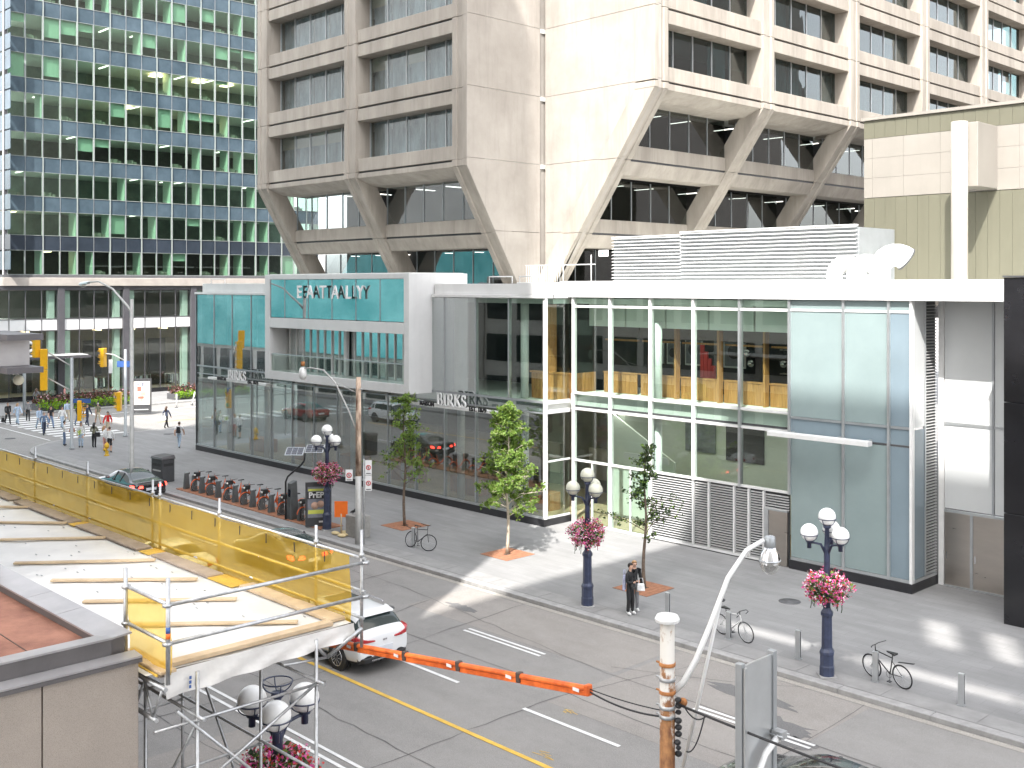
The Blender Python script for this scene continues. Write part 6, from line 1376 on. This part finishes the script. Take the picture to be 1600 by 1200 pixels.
# projecting lamp box and pipe on the tall neighbour
pb = thing('projecting_sign', (-19,6.8,9.3), 'grey projecting box with dark caps at the left edge', 'sign')
MB().box(-20.2,6.45,9.66,-18.9,6.95,10.09).build('box', 'flashing_top', pb); MB().box(-20.2,6.42,10.1,-18.42,7.0,10.2).build('top_cap', 'dark_frame', pb); MB().box(-20.2,6.42,9.56,-18.42,7.0,9.655).build('bottom_cap', 'dark_frame', pb)
wl = thing('wall_lamp', (-19.2,6.9,9.0), 'white globe lamp hanging below the grey projecting box', 'lamp'); MB().ball((-19.12,6.85,9.40), .088, 14, 9).build('globe', 'globe_aged', wl); MB().tube([(-20,6.8,9.5),(-19.3,6.85,9.5),(-19.14,6.85,9.48)], .02, 6).build('arm', 'white_metal', wl)
dpp = thing('downpipe', (-18.55,6.45,0), 'dark grey downpipe along the left edge above the parapet', 'pipe'); MB().box(-18.95,6.29,6.55,-18.72,6.36,9.55).build('pipe', 'flashing', dpp)

# ------------------------------------------------------------------ scaffold canopy
sf = thing('scaffold', (-20,8,0), 'steel scaffold canopy with white membrane deck and yellow netting at lower left', 'scaffold')
def tb_(name, p0, p1, r_=.024, mat='steel_galv'): return MB().tube([p0, p1], r_, 8).build(name, mat, sf)
DZ = 6.0; XA, XB, YI, YO_ = -13.0, -48, 6.5, 9.5
# membrane, slightly slack, in one sheet with sagging front flap
n = 60; vs_ = []; qs = random.Random(2)
for i in range(n+1):
    x = XA-.25+(XB-XA)*i/n
    for j in range(9): y = 6.32+(YO_-6.32)*j/8; vs_.append((x, y, DZ+.025+.006*math.sin(x*2.3+j)+.006*math.sin(y*5+x*3)+qs.uniform(-.004,.004)))
MB().add(vs_, [(i*9+j, i*9+j+1, (i+1)*9+j+1, (i+1)*9+j) for i in range(n) for j in range(8)], 0, True).build('membrane', 'membrane', sf)
vs_ = []
for j in range(25):
    y = 6.55+(YO_+.02-6.55)*j/24
    for k in range(6): z = DZ+.03-.34*k/5*(1-.35*j/24); vs_.append((XA-.22+.035*math.sin(y*9+k*1.2)*k/5+.03*k/5, y, z))
MB().add(vs_, [(j*6+k, j*6+k+1, (j+1)*6+k+1, (j+1)*6+k) for j in range(24) for k in range(5)], 0, True).build('membrane_flap', 'membrane', sf)
for k in range(3): MB().box(XA-.158+.004*k, 6.86, DZ-.24+.06*k, XA-.152+.004*k, 6.89, DZ-.20+.06*k).build('print_mark', 'street_blue', sf)
for k in range(54):
    x = qs.uniform(-26,-13.4); y = qs.uniform(6.7,9.2); MB().box(x-.03, y-.008, DZ+.04, x+.03, y+.008, DZ+.048).build('staple', 'pole_grey', sf)
MB().box(XB, 6.5, DZ-.05, XA-.27, YO_, DZ-.005).build('deck', 'plank_old', sf)
# boards
def board(p0, p1, w=.2, h=.035, z=DZ+.064, mat='plank', nm='board'): return MB().bar((p0[0],p0[1],z), (p1[0],p1[1],z), w, h).build(nm, mat, sf, bevel=.006)
for p0, p1 in (((-22.2,7.6),(-20.95,9.15)),((-20.15,7.14),(-18.62,9.05)),((-18.54,7.17),(-16.92,8.97)),((-16.96,7.05),(-15.42,8.85)),((-15.35,7.04),(-13.74,8.89)),((-24.2,7.8),(-22.81,9.13)),((-26.4,7.9),(-25.0,9.2)),((-28.6,8),(-27.2,9.2))): board(p0, p1, .105)
board((-13.36,6.6), (-13.36,9.2), .16, .06, DZ+.075); board((-16.0,9.36), (-13.4,9.36), .26, .05, DZ+.07); board((-16.3,9.15), (-13.6,9.0), .1, .03, DZ+.05) if False else None
for a, b, m_ in ((-19.0,-16.9,'plank_old'),(-22.4,-19.6,'plank_old'),(-25.9,-22.8,'plank_old'),(-29,-26.2,'plank_old')): board((a,9.3), (b,9.3), .3, .04, DZ+.06, m_)
for a, b in ((-16.9,-16.1),(-19.5,-19.1),(-22.75,-22.45)): board((a,9.32), (b,9.32), .36, .012, DZ+.05, 'road_yellow', 'netting_fold')
board((-14.3,6.55), (-13.1,6.55), .22, .04, DZ+.06)
board((-15.5,6.42), (-13.15,6.42), .03, .03, DZ+.03, 'road_yellow', 'netting_fold')
# posts and rails
PX = [-13.07,-14.25,-17.22,-19.45,-19.75,-22.74,-25.63,-28.5,-31.4,-34.3]
for x in PX: tb_('post', (x,9.55,DZ-.3), (x,9.55,7.3 if x != -13.07 else 7.42)); MB().lathe([(.04,-.03),(.04,.03)], (x,9.55,7.05), 8).build('coupler', 'steel_galv', sf)
tb_('rail', (XA,9.56,7.0), (-36,9.56,7.0)); tb_('rail', (XA,9.56,6.52), (-36,9.56,6.52)); tb_('toe_rail', (XA,9.53,6.14), (-36,9.53,6.14))
for (x, y, z1) in ((XA+.02,6.48,7.3),(-14.2,6.48,7.2)): tb_('post', (x,y,DZ-.05), (x,y,z1), .03)
MB().lathe([(.031,6.6),(.031,6.68)], (XA+.02,6.48,0), 8).build('tape', 'street_blue', sf); MB().lathe([(.031,6.53),(.031,6.6)], (XA+.02,6.48,0), 8).build('tape', 'orange_sign', sf)
for z in (6.95,6.46): tb_('rail', (XA,6.46,z), (XA,9.62,z), .027); tb_('rail', (XA,6.5,z), (-14.25,6.5,z), .025)
for (x, y) in ((XA,6.48),(XA,9.56),(-14.2,6.49)):
    for z in (6.95,6.46): MB().lathe([(.06,-.02),(.065,0),(.06,.02)], (x,y,z), 10).build('coupler', 'steel_galv', sf)
# netting along the road side and a short piece on the inner corner
def net(p0, p1, z0, z1, sag=.05, n=60):
    p0, p1 = Vector(p0), Vector(p1); vs_ = []
    for i in range(n+1):
        p = p0.lerp(p1, i/n); off = Vector((p1.y-p0.y, p0.x-p1.x, 0)).normalized()
        for k in range(6):
            f = k/5; w = off*(sag*math.sin(f*math.pi)*math.sin(i*.55)+.02*math.sin(i*1.3+k)); q_ = p+w; vs_.append((q_.x, q_.y, z0+(z1-z0)*f-(.03*abs(math.sin(i*.26)) if k == 5 else 0)))
    MB().add(vs_, [(i*6+k, i*6+k+1, (i+1)*6+k+1, (i+1)*6+k) for i in range(n) for k in range(5)], 0, True).build('netting', 'netting', sf)
net((XA-.26,9.485,0), (-36,9.485,0), DZ+.02, 7.02, .04, 120); net((XA,6.53,0), (-14.2,6.53,0), DZ+.05, 6.95, .02, 10)
for k in range(26): MB().box(-13.9-k*.83, 9.455, 6.82-.0*k, -13.885-k*.83, 9.465, 6.97).build('cable_tie', 'ink', sf)
# legs and bracing
for x in (-13.2,-14.7,-17.2,-19.7,-22.7):
    for y in (7.0,8.85): tb_('leg', (x,y,0), (x,y,DZ-.06), .026); MB().box(x-.08,y-.08,0,x+.08,y+.08,.012).build('base_plate', 'steel_galv', sf)
    for z in (2.1,4.0,5.3): tb_('brace', (x,6.4,z), (x,9.0,z), .022); [MB().lathe([(.045,-.015),(.05,0),(.045,.015)], (x,y,z), 8).build('coupler', 'steel_galv', sf) for y in (7.0,8.85)]
for y in (7.0,8.85):
    for z in (2.1,4.05,5.35): tb_('brace', (-13.0,y,z), (-23,y,z), .022)
for y, a, b in ((7.02,(-13.2,5.3),(-17.2,.4)),(8.87,(-17.2,5.3),(-13.2,.6)),(8.83,(-22.7,5.2),(-17.2,.4))): tb_('diagonal', (a[0],y,a[1]), (b[0],y,b[1]), .022, 'white_metal' if y == 8.83 else 'steel_galv')
for (a, b) in (((-13.18,8.9,5.35),(-13.18,6.6,4.2)),((-14.68,8.9,2.1),(-14.68,7.0,4.0)),((-13.18,6.7,5.5),(-13.18,8.9,3.3))): tb_('diagonal', a, b, .022)
# lattice bracket under the inner edge and the corner bracket
for y in (6.46,): tb_('truss_chord', (-13.0,y,5.88), (-16.5,y,5.88), .03); tb_('truss_chord', (-13.25,y,5.42), (-16.5,y,5.42), .03)
for k in range(6): x = -13.1-k*.5; tb_('truss_web', (x,6.46,5.86), (x-.25,6.46,5.43), .018); tb_('truss_web', (x-.25,6.46,5.43), (x-.5,6.46,5.86), .018)
tb_('bracket', (XA-.02,9.52,DZ), (XA-.3,9.1,5.6), .03); tb_('bracket', (XA-.3,9.1,5.6), (XA-.5,8.85,5.95), .025); tb_('bracket', (XA-.3,9.1,5.6), (-13.2,8.3,5.7), .02)
